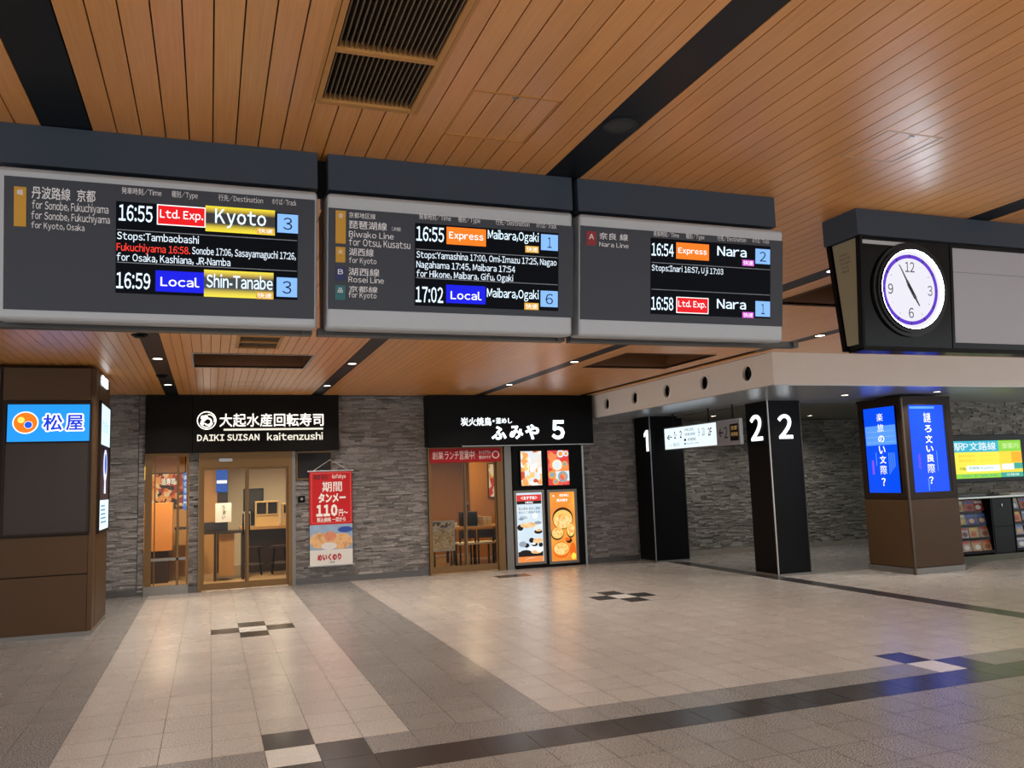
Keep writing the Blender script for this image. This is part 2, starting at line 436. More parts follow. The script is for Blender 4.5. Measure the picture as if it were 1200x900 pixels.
# the rough soffit above the plank gaps, pierced by the openings
for (x0, x1, y0, y1) in [(-7, 17, -5, 2.02), (-7, 17, 11.0, 14.9), (1.15, 4.8, 2.02, 11.0), (6.2, 17, 2.02, 11.0), (-7, -.2, 2.02, 11.0), (-.2, 1.15, 3.24, 8.66), (-.2, .38, 2.02, 3.24), (.79, 1.15, 2.02, 3.24), (4.8, 6.2, 2.02, 5.2), (4.8, 6.2, 6.3, 9.2)]:
    ce.box(x0, x1, y0, y1, ZC+.03, ZC+.05, 1)
struct(ce, 'ceiling', [M['wood'], M['deep']])
for k, (a, b) in enumerate(STRIPS):
    s_ = MB(); s_.box(a, b, -5, 14.3 if a < 6.4 else 8.9, ZC+.002, ZC+.03); struct(s_, f'trim_{k+1}', M['strip'])
# open recesses for shutters
for k, (x0, x1, y0, y1) in enumerate(OPENINGS[1:4]):
    r = MB(); t = .02; z1 = ZC+.34
    r.box(x0-t, x0, y0, y1, ZC-.004, z1); r.box(x1, x1+t, y0, y1, ZC-.004, z1); r.box(x0, x1, y0-t, y0, ZC-.004, z1); r.box(x0, x1, y1, y1+t, ZC-.004, z1)
    r.box(x0, x1, y0, y1, z1-.01, z1, 1)
    r.frame(Plane((0, 0, ZC-.004), (1, 0, 0), (0, -1, 0)), (x0-.02, -y1-.02, x1+.02, -y0+.02), .018, -.01, .004, 2)
    o = struct(r, f'trim_{k+5}', [mat('recess_lining%d' % k, '#6b4526', .5, 0, .4, .1, 8), M['darkwood'], M['silver'] if k == 0 else M['darkwood']])

# ------------------------------------------------------------------ setting: walls of ledger stone
def ledger(mb, P, u0, u1, v0, v1, mi=0, hmin=.022, hmax=.044, base=-.03, lmin=.08, lmax=.28):
    v = v0
    while v < v1-.001:
        h = min(random.uniform(hmin, hmax), v1-v)
        if v1-v-h < .02: h = v1-v
        u = u0
        while u < u1-.001:
            l = min(random.uniform(lmin, lmax), u1-u)
            if u1-u-l < .06: l = u1-u
            dd = random.uniform(.0, .03); a_, b_, c_, d_ = u+.001, v+.001, u+l-.001, v+h-.001
            mb.hexa([P.pt(a_, b_, base), P.pt(c_, b_, base), P.pt(c_, d_, base), P.pt(a_, d_, base)] + [P.pt(x_, y_, dd+random.uniform(-.008, .008)) for x_, y_ in ((a_, b_), (c_, b_), (c_, d_), (a_, d_))], mi)
            u += l
        v += h
YW = 14.5
wb = MB()
PW = PY(YW)
wb.box(-8, -.99, YW+.03, YW+.3, 0, 3.4); wb.box(1.33, 3.61, YW+.03, YW+.3, 0, 3.4); wb.box(6.57, 7.70, YW+.03, YW+.3, 0, 3.4)
wb.box(-1.0, 1.34, YW+.06, YW+.3, 2.2, 3.4); wb.box(3.6, 6.6, YW+.06, YW+.3, 2.2, 3.4); wb.box(-.31, -.17, YW, YW+.3, 0, 2.2)
ledger(wb, PW, -3.4, -1.06, .1, ZC); ledger(wb, PW, 1.33, 3.63, .1, ZC); ledger(wb, PW, 6.57, 7.70, .1, 2.69)
ledger(wb, PY(14.47), -.31, -.175, .1, 2.2, 0, lmin=.06, lmax=.14)
ledger(wb, PY(14.47), -1.05, -.965, .06, ZC, 0, lmin=.05, lmax=.09)
ledger(wb, PXr(7.72), 14.5, 14.62, .1, 2.66)
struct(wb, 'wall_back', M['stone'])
wr = MB()
wr.box(7.68, 17, 14.55, 14.8, 0, 2.75); ledger(wr, PY(14.52), 7.72, 13.6, .1, 2.64)
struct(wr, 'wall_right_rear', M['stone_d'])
wt = MB(); wt.box(11.35, 17, 11.14, 11.6, 0, 2.72); ledger(wt, PY(11.12), 11.32, 15.2, .06, 2.69); ledger(wt, PXl(11.33), -11.6, -11.12, .06, 2.69)
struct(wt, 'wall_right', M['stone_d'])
bb = MB(); bb.box(-3.4, -.965, 14.455, 14.5, 0, .1); bb.box(1.33, 3.61, 14.455, 14.5, 0, .1); bb.box(6.57, 7.70, 14.455, 14.5, 0, .1); bb.box(-.31, -.175, 14.42, 14.5, 0, .1)
struct(bb, 'baseboard_back', mat('baseboard_metal', '#5c5a58', .4, .5))
bb = MB(); bb.box(7.72, 15, 14.47, 14.53, 0, .1); struct(bb, 'baseboard_right', mat('baseboard_stone', '#7d776d', .5))

# bulkhead beam and the low ceilings behind it
be = MB()
be.box(6.812, 17, 8.9, 9.05, 2.70, 3.4)
struct(be, 'trim_8', M['plaster'])
PB = PXl(6.8)
HOLES = [(711.5, 474), (744, 466.5), (781.5, 458), (825.5, 448.5), (876, 437)]
hu = [PB.uv(h)[0] for h in HOLES]; hv = 2.912; hr = .112
bs = MB()
# side face with real round openings: square cells each pierced by a circle
us = sorted(hu); cell = .2
def pierced(mb, P, uc, vc, c, r, d, mi=0, n=32):
    ring = [(uc+r*math.cos(2*math.pi*k/n), vc+r*math.sin(2*math.pi*k/n)) for k in range(n)]
    sq = []
    for k in range(n):
        a = 2*math.pi*k/n; m_ = max(abs(math.cos(a)), abs(math.sin(a))); sq.append((uc+c*math.cos(a)/m_, vc+c*math.sin(a)/m_))
    vs = [P.pt(x, y, d) for x, y in sq]+[P.pt(x, y, d) for x, y in ring]+[P.pt(x, y, d-.12) for x, y in ring]
    fs = [(k, (k+1) % n, n+(k+1) % n, n+k) for k in range(n)]+[(n+k, n+(k+1) % n, 2*n+(k+1) % n, 2*n+k) for k in range(n)]
    mb.add(vs, fs, mi)
prev = -14.35
for u in us:
    bs.slab(PB, (prev, 2.70, u-cell, 3.12), -.01, 0); pierced(bs, PB, u, hv, cell, hr, 0)
    bs.slab(PB, (u-cell, 2.70, u+cell, hv-cell), -.01, 0); bs.slab(PB, (u-cell, hv+cell, u+cell, 3.12), -.01, 0)
    prev = u+cell
bs.slab(PB, (prev, 2.70, -8.9, 3.12), -.01, 0)
bs.box(6.93, 6.95, 9.05, 14.35, 2.70, 3.4, 1)
struct(bs, 'trim_9', [M['plaster'], M['deep']])
for k, u in enumerate(us):
    t_ = thing('air_nozzle', ['round black air nozzle in the white beam, farthest from the camera by the five sign', 'round black air nozzle in the white beam, second from the black shop sign', 'round black air nozzle in the middle of the five in the white beam', 'round black air nozzle in the white beam, second from the beam corner', 'largest round black air nozzle, nearest the corner of the white beam'][k], 'air vent', PB.pt(u, hv), 'round air nozzles in the white beam')
    q = MB(); q.ring(PB, u, hv, hr-.012, hr+.018, -.02, .012); q.build('rim', M['plaster'], t_)
    q = MB(); q.ring(PB, u, hv, hr*.55, hr-.012, -.06, -.03); q.disc(PB, u, hv, hr*.56, -.10, -.07); q.build('nozzle', M['black'], t_)
so = MB(); so.box(6.8, 17, 8.9, 11.35, 2.69, 2.70); so.box(6.8, 8.3, 11.35, 14.5, 2.69, 2.70); so.box(8.3, 17, 11.35, 14.8, 2.655, 2.70, 1)
struct(so, 'trim_10', [M['soffit'], M['lowceil']])

# ------------------------------------------------------------------ downlights
def lamp(o_parent, x, y, z, W, col=DOWNLIGHT_COL, size=.1, spread=140):
    l = bpy.data.lights.new('downlight_lamp', 'AREA'); l.shape = 'DISK'; l.size = size; l.energy = W; l.color = col; l.spread = math.radians(spread)
    o = bpy.data.objects.new('downlight_lamp', l); COL.objects.link(o); o.parent = o_parent; o.location = Vector((x, y, z))-o_parent.location
PD = lambda z: Plane((0, 0, z), (1, 0, 0), (0, -1, 0))   # faces down
def downlight(x, y, z, label, r=.055, W=DOWNLIGHT_W, col=DOWNLIGHT_COL, grp='recessed ceiling downlights'):
    t_ = thing('downlight', label, 'ceiling light', (x, y, z), grp)
    P = Plane((x, y, z), (1, 0, 0), (0, -1, 0))
    q = MB(); q.ring(P, 0, 0, r, r+.018, -.01, .006, n=24); q.build('bezel', M['dlring'], t_)
    q = MB(); q.disc(P, 0, 0, r, -.02, .001, n=24); q.build('lens', M['lens'], t_)
    lamp(t_, x, y, z-.012, W, col)
    return t_
sx = [-.572, 1.678, 4.525, 6.56]
vis = {(0, 10.33): 'lit downlight in the left black ceiling strip, beside the long recess', (0, 12.9): 'lit downlight at the shop end of the left black ceiling strip',
       (1, 10.5): 'lit downlight in the middle black strip, just behind the departure boards', (1, 12.9): 'lit downlight in the middle black strip before the stone wall',
       (2, 10.03): 'lit downlight in the right black strip beside the open ceiling recess', (2, 12.6): 'lit downlight in the right black strip near the five sign'}
for k, x in enumerate(sx):
    for y in (-4.2, -1.6, .7, 5.1, 7.7, 10.33, 12.9):
        yy = {(1, 10.33): 10.5, (2, 10.33): 10.03, (2, 12.9): 12.6}.get((k, y), y)
        if k == 3 and y > 9: continue
        lb = vis.get((k, yy))
        if lb: downlight(x, yy, ZC, lb, W=DOWNLIGHT_W*2.3)
        else:
            # fittings outside the frame or behind the boards: the lamp in its strip, with its lens
            d_ = downlight(x, yy, ZC, 'recessed concourse downlight hidden by the boards or outside the frame', W=FRONT_W if y < 1 else DOWNLIGHT_W, grp='concourse downlights out of view')
for k, (x, y) in enumerate([(-.65, 8.75), (-.6, 11.86)]):
    t_ = thing('spotlight', ['black adjustable spotlight in the left strip close behind the departure board', 'black adjustable spotlight between two lit downlights in the left strip'][k], 'ceiling light', (x, y, ZC), 'black adjustable spotlights')
    P = Plane((x, y, ZC), (1, 0, 0), (0, -1, 0))
    q = MB(); q.ring(P, 0, 0, .05, .075, -.01, .012, n=24); q.build('bezel', M['black'], t_)
    q = MB(); q.disc(P, 0, .01, .05, -.02, .03, n=24); q.build('lamp_head', M['black'], t_)
P = PD(2.69)
for k, ((px), z, lb) in enumerate([((990, 463), 2.69, 'lit downlight in the glossy soffit left of the blue kiosk'), ((1098, 459), 2.69, 'dim downlight in the glossy soffit above the right kiosk screen'),
                                ((949, 487), 2.655, 'small lit downlight in the low ceiling right of the second pillar'), ((836, 487.5), 2.655, 'small lit downlight in the low ceiling above the lit guide sign')]):
    u, v = PD(z).uv(px)
    downlight(u, -v, z, lb, .06, 18 if k < 3 else 14, (1, .95, .86), 'downlights behind the white beam')

# speaker in the strip, ventilation grilles, access hatches
t_ = thing('ceiling_speaker', 'round black speaker set in the black ceiling strip above the boards', 'speaker', (1.678, 3.125, ZC))
P = Plane((1.678, 3.125, ZC), (1, 0, 0), (0, -1, 0))
q = MB(); q.ring(P, 0, 0, .062, .075, -.01, .006); q.build('rim', mat('speaker_rim', '#23272b', .4), t_)
q = MB(); q.disc(P, 0, 0, .062, -.02, .002); q.build('speaker_grille', mat('speaker_mesh', '#3a3d3e', .6, 0, .4, .3, 600), t_)

def grille(name, label, x0, x1, y0, y1, split, n, wood):
    t_ = thing(name, label, 'air vent', ((x0+x1)/2, (y0+y1)/2, ZC), 'ceiling air grilles')
    P = Plane((0, 0, ZC), (1, 0, 0), (0, -1, 0)); w_ = .02
    q = MB(); q.frame(P, (x0, -y1, x1, -y0), w_, -.03, .006)
    for s_ in split: q.slab(P, (x0+w_, -s_-w_*.6, x1-w_, -s_+w_*.6), -.03, .006)
    q.frame(P, (x0-.016, -y1-.016, x1+.016, -y0+.016), .013, -.02, .003)
    q.build('grille_frame', wood, t_)
    q = MB()
    for k in range(n):
        x = x0+w_+(x1-x0-2*w_)*(k+.5)/n
        q.box(x-.0022, x+.0022, y0+w_, y1-w_, ZC+.004, ZC+.045)
    q.build('louvre_slats', mat('grille_slat', '#7c6a55', .4, .3), t_)
    q = MB(); q.box(x0, x1, y0, y1, ZC+.16, ZC+.17); q.box(x0-.01, x0, y0, y1, ZC, ZC+.17); q.box(x1, x1+.01, y0, y1, ZC, ZC+.17); q.box(x0, x1, y0-.01, y0, ZC, ZC+.17); q.box(x0, x1, y1, y1+.01, ZC, ZC+.17)
    q.build('duct', M['deep'], t_)
wf = mat('grille_wood_frame', '#c08a4c', .4, 0, .4, .06, 20)
grille('ceiling_grille', 'large wood framed ceiling air grille in front of the departure boards', .385, .785, 2.02, 3.235, [2.81], 19, wf)
grille('ceiling_grille', 'small wood framed ceiling air grille behind the left departure board', .26, .69, 8.68, 9.46, [9.05], 22, wf)

def hatch(label, x0, x1, y0, y1, m):
    t_ = thing('access_hatch', label, 'ceiling hatch', ((x0+x1)/2, (y0+y1)/2, ZC), 'wooden ceiling access hatches')
    P = Plane((0, 0, ZC), (1, 0, 0), (0, -1, 0)); q = MB()
    q.frame(P, (x0, -y1, x1, -y0), .009, -.004, .0025); q.build('hatch_frame', m, t_)
    q = MB(); q.slab(P, ((x0+x1)/2-.012, -y0-.03, (x0+x1)/2+.012, -y0-.02), 0, .004); q.build('latch', M['steel'], t_)
hw = mat('hatch_trim', '#b8803f', .4, 0, .4, .05, 20)
hatch('square wooden access hatch in the ceiling beside the large air grille', .955, 1.335, 2.972, 3.41, hw)
hatch('square access hatch in the bright part of the ceiling left of the clock', 2.893, 3.215, 2.845, 3.16, mat('hatch_trim_pale', '#c9a988', .35, 0, .5, .05, 20))
hatch('small access hatch in the far ceiling above the sushi shop sign', .2, .74, 12.5, 12.98, hw)

# ------------------------------------------------------------------ departure boards
YF = 3.765
for k, (a, b) in enumerate([(-1.0, .455), (.503, 1.726), (1.758, 2.964)]):
    q = MB(); q.box(a, b, YF, YF+.03, 2.949, ZC); q.box(a, b, YF+.27, YF+.30, 2.949, ZC); q.box(a, b, YF+.03, YF+.27, 2.949, 2.965); q.box(b-.02, b, YF+.03, YF+.27, 2.965, ZC); q.box(a, a+.02, YF+.03, YF+.27, 2.965, ZC)
    struct(q, f'trim_{11+k}', M['slate'], bevel=.002)
q = MB(); q.box(-.95, 2.93, YF+.1, YF+.2, 2.97, ZC); struct(q, 'trim_14', M['deep'])

TILT = Vector((0, .07, -.61)).normalized()
PBD = Plane((0, 3.72, 2.92), (1, 0, 0), -TILT)
def dbox(f, a, b): return PBD.box(f(*a), f(*b))

def board(label, x0, x1, face_px, screen_px, f, texts, rows, rail):
    z0 = 2.3
    t_ = thing('departure_board', label, 'departure board', ((x0+x1)/2, 3.85, z0), 'hanging departure boards')
    L_ = .622
    q = MB(); q.slab(PBD, (x0, -L_, x1, 0), -.13, 0)
    q.build('housing', M['silver'], t_, bevel=.018)
    q = MB(); q.box(x0+.06, x1-.06, 3.82, 3.95, 2.90, 2.955); q.build('hanger', M['black'], t_)
    q = MB(); q.box(x0+.004, x1-.004, 3.86, 4.08, 2.345, 2.915); q.build('rear_cabinet', M['black'], t_, bevel=.006)
    q = MB(); q.box(rail[0], rail[1], 3.94, 4.0, 2.303, 2.336); q.box(rail[0]+.05, rail[1]-.35, 3.86, 3.95, 2.325, 2.35); q.box(rail[1]-.05, rail[1]-.035, 3.92, 3.94, 2.30, 2.335)
    q.build('bottom_rail', mat('rail_grey', '#4c4d4d', .45, .3), t_, bevel=.003)
    q = MB(); q.slab(PBD, face_px, -.004, .003); q.build('face_panel', M['face'], t_)
    # printed route list
    for (s_, a, b_, bold) in texts['list']:
        q = MB(); q.textem(PBD, s_, dbox(f['list'], a, b_), (b_[1]-a[1])/f['em']*(.0037 if ord(s_[0]) > 127 else .0031 if f['em'] > 4.2 and f['em'] < 4.4 else .0036), .0045, 0, bold*.7); q.build('route_text', M['print'], t_)
    for (a, b_, mk, ch) in texts['marks']:
        q = MB(); q.slab(PBD, dbox(f['list'], a, b_), .003, .0055)
        (ua, va, ub, vb) = dbox(f['list'], a, b_); ww = (ub-ua)*.5; uc = (ua+ub)/2
        vt = vb-(ub-ua)*.25
        q.text(PBD, ch, (uc-ww/2, vt-ww, uc+ww/2, vt), .0065, 1, .01)
        q.build('line_symbol', [M[mk], M['print']], t_)
    for (s_, a, b_) in texts['head']:
        q = MB(); q.textem(PBD, s_, dbox(f['scr'], a, b_), .030, .0045, 0, 0, f['hdv']); q.build('column_heading', M['print'], t_)
    scr = MB(); scr.slab(PBD, screen_px, .002, .006); scr = scr.build('display_screen', M['screen'], t_)
    for (a, b_) in texts['div']:
        q = MB()
        A, B = PBD.uv(f['scr'](*a)), PBD.uv(f['scr'](*b_)); v = (A[1]+B[1])/2
        q.slab(PBD, (screen_px[0]+.004, v-.0016, screen_px[2]-.004, v+.0016), .006, .0075)
        q.build('divider_line', M['divider'], scr)
    for (s_, a, b_, mi) in texts['stops']:
        q = MB(); q.textem(PBD, s_, dbox(f['scr'], a, b_), .041, .008, 0, .008); q.build('stops_text', M['redt' if mi else 'txt'], scr)
    for r in rows:
        for kind, args in r:
            q = MB()
            if kind == 'time':
                q.text(PBD, args[0], dbox(f['scr'], *args[1:3]), .008, 0, .012); q.build('departure_time', M['txtb'], scr)
            elif kind == 'type':
                s_, a, b_, ta, tb, mk, border = args; bx_ = dbox(f['scr'], a, b_)
                q.slab(PBD, bx_, .006, .0075, 0)
                if border: q.frame(PBD, bx_, .004, .006, .0082, 1)
                q.text(PBD, s_, dbox(f['scr'], ta, tb), .0086, 1, .012); q.build('train_type_badge', [M[mk], M['white_e']], scr)
            elif kind == 'dest':
                s_, a, b_, bold = args; q.textem(PBD, s_, dbox(f['scr'], a, b_), f['dem'] if len(s_) != 11 else .072, .0095, 0, bold); q.build('destination_text', M['txtb'], scr)
            elif kind == 'fade':
                q.slab(PBD, dbox(f['scr'], *args), .006, .0078); q.build('destination_highlight', M['yfade'], scr)
            elif kind == 'note':
                a, b_, mk = args; bx_ = dbox(f['scr'], a, b_); q.slab(PBD, bx_, .0078, .0092)
                uu = bx_[2]-bx_[0]; vv = bx_[3]-bx_[1]
                q.text(PBD, '快速', (bx_[0]+uu*.08, bx_[1]+vv*.15, bx_[2]-uu*.08, bx_[3]-vv*.15), .0098, 1, .0); q.build('note_badge', [M[mk], M['white_e']], scr)
            elif kind == 'plat':
                s_, a, b_ = args; bx_ = dbox(f['scr'], a, b_); q.slab(PBD, bx_, .006, .0075)
                uu = bx_[2]-bx_[0]; vv = bx_[3]-bx_[1]; wd = .22 if s_ != '1' else .12
                q.text(PBD, s_, (bx_[0]+uu*(.5-wd), bx_[1]+vv*.16, bx_[0]+uu*(.5+wd), bx_[3]-vv*.18), .0085, 1, .0); q.build('platform_badge', [M['sky'], M['ink']], scr)
    return t_

f1 = dict(list=zoomer(0, 180, 4.285), scr=zoomer(120, 200, 1200/260), em=4.285, hdv=-.002, dem=.082)
board('departure board with trains to Kyoto and Shin-Tanabe, leftmost of the three', -.815, .449,
      (-.783, *PBD.box((0, 209), (368, 374))[1:2], .437, PBD.uv((368, 236))[1]+.006), PBD.box(f1['scr'](75, 165), f1['scr'](1054, 700)), f1,
      dict(list=[('丹波路線  京都', (160, 176), (480, 238), .015), ('for Sonobe, Fukuchiyama', (162, 240), (545, 300), .008), ('for Sonobe, Fukuchiyama', (158, 294), (552, 350), .008), ('for Kyoto, Osaka', (158, 344), (425, 390), .008)],
           marks=[((72, 165), (132, 368), 'p_gold', '嵯')],
           head=[('発車時刻/Time', (105, 92), (320, 135)), ('種別/Type', (375, 114), (515, 146)), ('行先/Destination', (628, 134), (868, 172)), ('のりば/Track', (918, 154), (1048, 186))],
           div=[((75, 325), (1055, 375)), ((68, 495), (1053, 545))],
           stops=[('Stops:Tambaobashi', (80, 335), (522, 395), 0), ('Fukuchiyama 16:58.', (78, 396), (475, 452), 1), ('Sonobe 17:06, Sasayamaguchi 17:26,', (485, 418), (1045, 480), 0), ('for Osaka, Kashiana, JR-Namba', (78, 454), (692, 512), 0)]),
      [[('time', ('16:55', (90, 182), (272, 284))), ('type', ('Ltd. Exp.', (296, 183), (558, 310), (312, 208), (545, 284), 'red', True)), ('fade', ((558, 190), (932, 352))), ('dest', ('Kyoto', (610, 212), (885, 300), .012)), ('note', ((835, 310), (928, 348), 'gold')), ('plat', ('3', (946, 234), (1057, 342)))],
       [('time', ('16:59', (76, 548), (260, 645))), ('type', ('Local', (288, 540), (550, 664), (315, 572), (525, 634), 'blue', False)), ('fade', ((550, 536), (924, 696))), ('dest', ('Shin-Tanabe', (562, 565), (920, 646), .012)), ('note', ((830, 656), (922, 698), 'gold')), ('plat', ('3', (942, 577), (1052, 686)))]],
      (-.95, .445))
f2 = dict(list=zoomer(370, 220, 1200/310), scr=zoomer(370, 220, 1200/310), em=3.871, hdv=-.014, dem=.056)
board('departure board with two trains to Maibara and Ogaki, middle of the three', .492, 1.705,
      PBD.box(f2['list'](58, 90), f2['list'](1165, 590)), PBD.box(f2['scr'](450, 160), f2['scr'](1098, 560)), f2,
      dict(list=[('京都地区線', (150, 114), (270, 143), .0), ('琵琶湖線', (150, 152), (322, 194), .01), ('(JR線)', (345, 178), (385, 200), .0), ('Biwako Line', (150, 197), (353, 236), .006), ('for Otsu, Kusatsu', (150, 231), (428, 278), .006), ('湖西線', (150, 274), (262, 314), .008), ('for Kyoto', (150, 314), (275, 350), .006), ('湖西線', (148, 364), (288, 404), .008), ('Rosei Line', (148, 401), (308, 438), .006), ('京都線', (150, 446), (280, 478), .006), ('for Kyoto', (148, 471), (275, 506), .006)],
           marks=[((90, 103), (135, 255), 'p_gold', '合'), ((90, 268), (133, 340), 'p_gold', '火'), ((88, 357), (135, 422), 'p_navy', 'B'), ((88, 442), (133, 510), 'p_teal', '品')],
           head=[('発車時刻/Time', (468, 107), (612, 138)), ('種別/Type', (645, 120), (745, 148)), ('行先/Destination', (815, 133), (968, 165)), ('のりば/Track', (1000, 147), (1090, 175))],
           div=[((450, 280), (1098, 318)), ((448, 410), (1098, 440))],
           stops=[('Stops:Yamashina 17:00, Omi-Imazu 17:25, Nagao', (455, 292), (1090, 352), 0), ('Nagahama 17:45, Maibara 17:54', (455, 336), (902, 384), 0), ('for Hikone, Maibara, Gifu, Ogaki', (455, 378), (893, 424), 0)]),
      [[('time', ('16:55', (455, 174), (580, 250))), ('type', ('Express', (592, 178), (770, 268), (603, 200), (758, 250), 'orange', False)), ('dest', ('Maibara,Ogaki', (778, 193), (1008, 248), .008)), ('note', ((948, 264), (1008, 298), 'gold')), ('plat', ('1', (1020, 211), (1096, 288)))],
       [('time', ('17:02', (452, 447), (576, 525))), ('type', ('Local', (590, 440), (768, 530), (610, 467), (750, 512), 'blue', False)), ('dest', ('Maibara,Ogaki', (774, 458), (1008, 507), .008)), ('note', ((944, 522), (1008, 556), 'gold')), ('plat', ('6', (1018, 467), (1095, 543)))]],
      (.47, 1.73))
f3 = dict(list=zoomer(670, 230, 1200/260), scr=zoomer(670, 230, 1200/260), em=4.615, hdv=-.012, dem=.066)
board('departure board with two trains to Nara, rightmost of the three', 1.742, 2.975,
      PBD.box(f3['list'](48, 158), f3['list'](1138, 705)), PBD.box(f3['scr'](426, 225), f3['scr'](1070, 662)), f3,
      dict(list=[('奈良 線', (147, 197), (302, 243), .01), ('Nara Line', (147, 246), (305, 284), .006)], marks=[((78, 188), (130, 268), 'p_red', 'A')],
           head=[('発車時刻/Time', (440, 180), (578, 212)), ('種別/Type', (615, 192), (715, 222)), ('行先/Destination', (785, 204), (940, 238)), ('のりば/Track', (975, 217), (1065, 245))],
           div=[((425, 357), (1072, 400)), ((425, 504), (1072, 535))],
           stops=[('Stops:Inari 16:57, Uji 17:03', (428, 372), (815, 424), 0)]),
      [[('time', ('16:54', (428, 252), (547, 330))), ('type', ('Express', (562, 250), (738, 350), (572, 278), (726, 327), 'orange', False)), ('dest', ('Nara', (782, 268), (940, 336), .012)), ('note', ((918, 344), (980, 380), 'mag')), ('plat', ('2', (990, 284), (1068, 370)))],
       [('time', ('16:58', (426, 542), (545, 620))), ('type', ('Ltd. Exp.', (562, 544), (735, 638), (572, 562), (722, 614), 'red', True)), ('dest', ('Nara', (780, 553), (937, 618), .012)), ('note', ((918, 626), (978, 660), 'mag')), ('plat', ('1', (990, 567), (1068, 653)))]],
      (1.76, 3.2))

# ------------------------------------------------------------------ clock unit
q = MB(); q.box(3.565, 6.4, 3.80, 4.09, 2.962, ZC); struct(q, 'trim_15', M['slate'], bevel=.002)
PK = Plane((0, 3.83, 2.96), (1, 0, 0), -Vector((0, .045, -.65)).normalized())
t_ = thing('clock_cabinet', 'black hanging cabinet with a round lit clock and a blank grey screen', 'clock', (4.9, 3.95, 2.3))
q = MB(); PS = PXl(3.585)
sidepts = [(-3.80, 2.962), (-4.09, 2.962), (-3.99, 2.30), (-3.855, 2.30)]
q.poly(PS, [(-3.836, 2.962), (-4.075, 2.962), (-3.985, 2.302), (-3.880, 2.302)], -2.8, -.02); q.build('body', M['black'], t_)
q = MB(); q.poly(PS, [(-3.838, 2.955), (-4.045, 2.955), (-3.985, 2.325), (-3.882, 2.325)], -.02, -.005); q.build('side_panel', M['beige'], t_)
q = MB()
for k, (tt, uu0, uu1) in enumerate([('BEWARE OF', -3.985, -3.915), ('IRANIHS SRD', -3.992, -3.905), ('TOP SIGNOTE', -3.99, -3.902), ('CRS HO', -3.985, -3.92), ('FERMETURE', -3.98, -3.915)]):
    q.text(PXl(3.585), tt, (uu0, 2.872-.026*k, uu1, 2.884-.026*k), -.0035, 0, 0)
q.build('side_lettering', M['inkp'], t_)
q = MB(); q.hexa([PS.pt(u, v, d) for d in (-2.8, .004) for u, v in ((-4.06, 2.962), (-4.09, 2.962), (-4.02, 2.296), (-3.99, 2.296))]); q.build('rear_frame', M['blackg'], t_)
q = MB(); q.hexa([PS.pt(u, v, d) for d in (-.012, .004) for u, v in ((-3.800, 2.962), (-3.838, 2.962), (-3.882, 2.30), (-3.845, 2.30))]); q.build('front_edge', M['black'], t_)
ub = PK.uv((1113.5, 340))[0]
q = MB(); q.slab(PK, (3.585, -.655, ub, 0), -.012, .004); q.build('clock_panel', M['blackg'], t_)
q = MB(); q.slab(PK, (ub, -.655, ub+.02, 0), -.012, .008); q.slab(PK, (ub+.02, -.655, 6.38, -.615), -.012, .006); q.slab(PK, (ub+.02, -.026, 6.38, 0), -.012, .006); q.build('screen_frame', M['blackg'], t_)
q = MB(); q.slab(PK, (ub+.02, -.615, 6.38, -.026), -.012, .002); q.build('blank_screen', M['greyscreen'], t_)
q = MB(); q.slab(PK, (ub+.022, -.178, 6.36, -.174), .002, .003); q.build('screen_seam', mat('seam_grey', '#7c7c80', .4), t_)
q = MB(); q.box(3.60, 6.38, 3.875, 3.99, 2.285, 2.302); q.box(3.60, 6.38, 3.86, 3.88, 2.289, 2.31); q.build('underside_trim', M['blackg'], t_)
cu, cv = PK.uv((1065, 340))
fr_ = MB(); fr_.ring(PK, cu, cv, .239, .246, .0, .038); fr_.ring(PK, cu, cv, .246, .262, .0, .032); fr_.ring(PK, cu, cv, .262, .285, .0, .02)
fr_ = fr_.build('clock_bezel', mat('clock_bezel_black', '#1d1d1e', .2, 0, .2), t_, smooth=False)
q = MB(); q.slab(PK, (3.595, cv+.262, cu+.02, cv+.285), .004, .012); q.build('trim_bar', M['silver'], t_)
cf_ = MB(); cf_.disc(PK, cu, cv, .2385, .004, .012, 0, 72); cf_ = cf_.build('clock_face', emis('clock_face_white', '#f6f4ff', .9, .5, 0, 0), t_)
q = MB(); q.ring(PK, cu, cv, .2365, .2388, .012, .037, 0, 72); q.build('light_ring', emis('clock_edge_light', '#dff2ff', 26), t_)
q = MB(); q.ring(PK, cu, cv, .191, .213, .012, .0135, 0, 72); q.build('minute_ring', emis('clock_purple', '#7248e0', .8, .5, 0, 0), cf_)
q = MB()
for k in range(12):
    a = math.pi/2-k*math.pi/6; e = Vector((math.cos(a), math.sin(a))); c0 = Vector((cu, cv))
    q.bar(PK, c0+e*(.191 if k % 3 else .198), c0+e*.213, .007, .007, .0135, .0145, 0)
    if k % 3: q.bar(PK, c0+e*.158, c0+e*.174, .004, .004, .012, .013, 1)
q.build('hour_mark', [M['ink'], mat('tick_grey', '#9aa0a0', .5)], cf_)
for s_, dx, dy, wd in (('12', 0, .138, .036), ('3', .152, 0, .019), ('6', 0, -.140, .019), ('9', -.152, 0, .019)):
    q = MB(); q.text(PK, s_, (cu+dx-wd, cv+dy-.031, cu+dx+wd, cv+dy+.031), .0135, 0, .006, res=4); q.build('numeral', mat('numeral_grey_'+s_, '#2a2738', .5), cf_)
for nm, deg, l0, l1, w0, w1 in (('minute_hand', 330, -.03, .168, .016, .004), ('hour_hand', 147.5, -.04, .115, .02, .006)):
    a = math.radians(90-deg); e = Vector((math.cos(a), math.sin(a))); c0 = Vector((cu, cv))
    q = MB(); q.bar(PK, c0+e*l0, c0+e*.06, w0, w0, .017, .020); q.bar(PK, c0+e*.06, c0+e*l1, w0*.6, w1, .017, .020); q.build(nm, mat(nm+'_dark', '#2c2c30', .4), cf_)

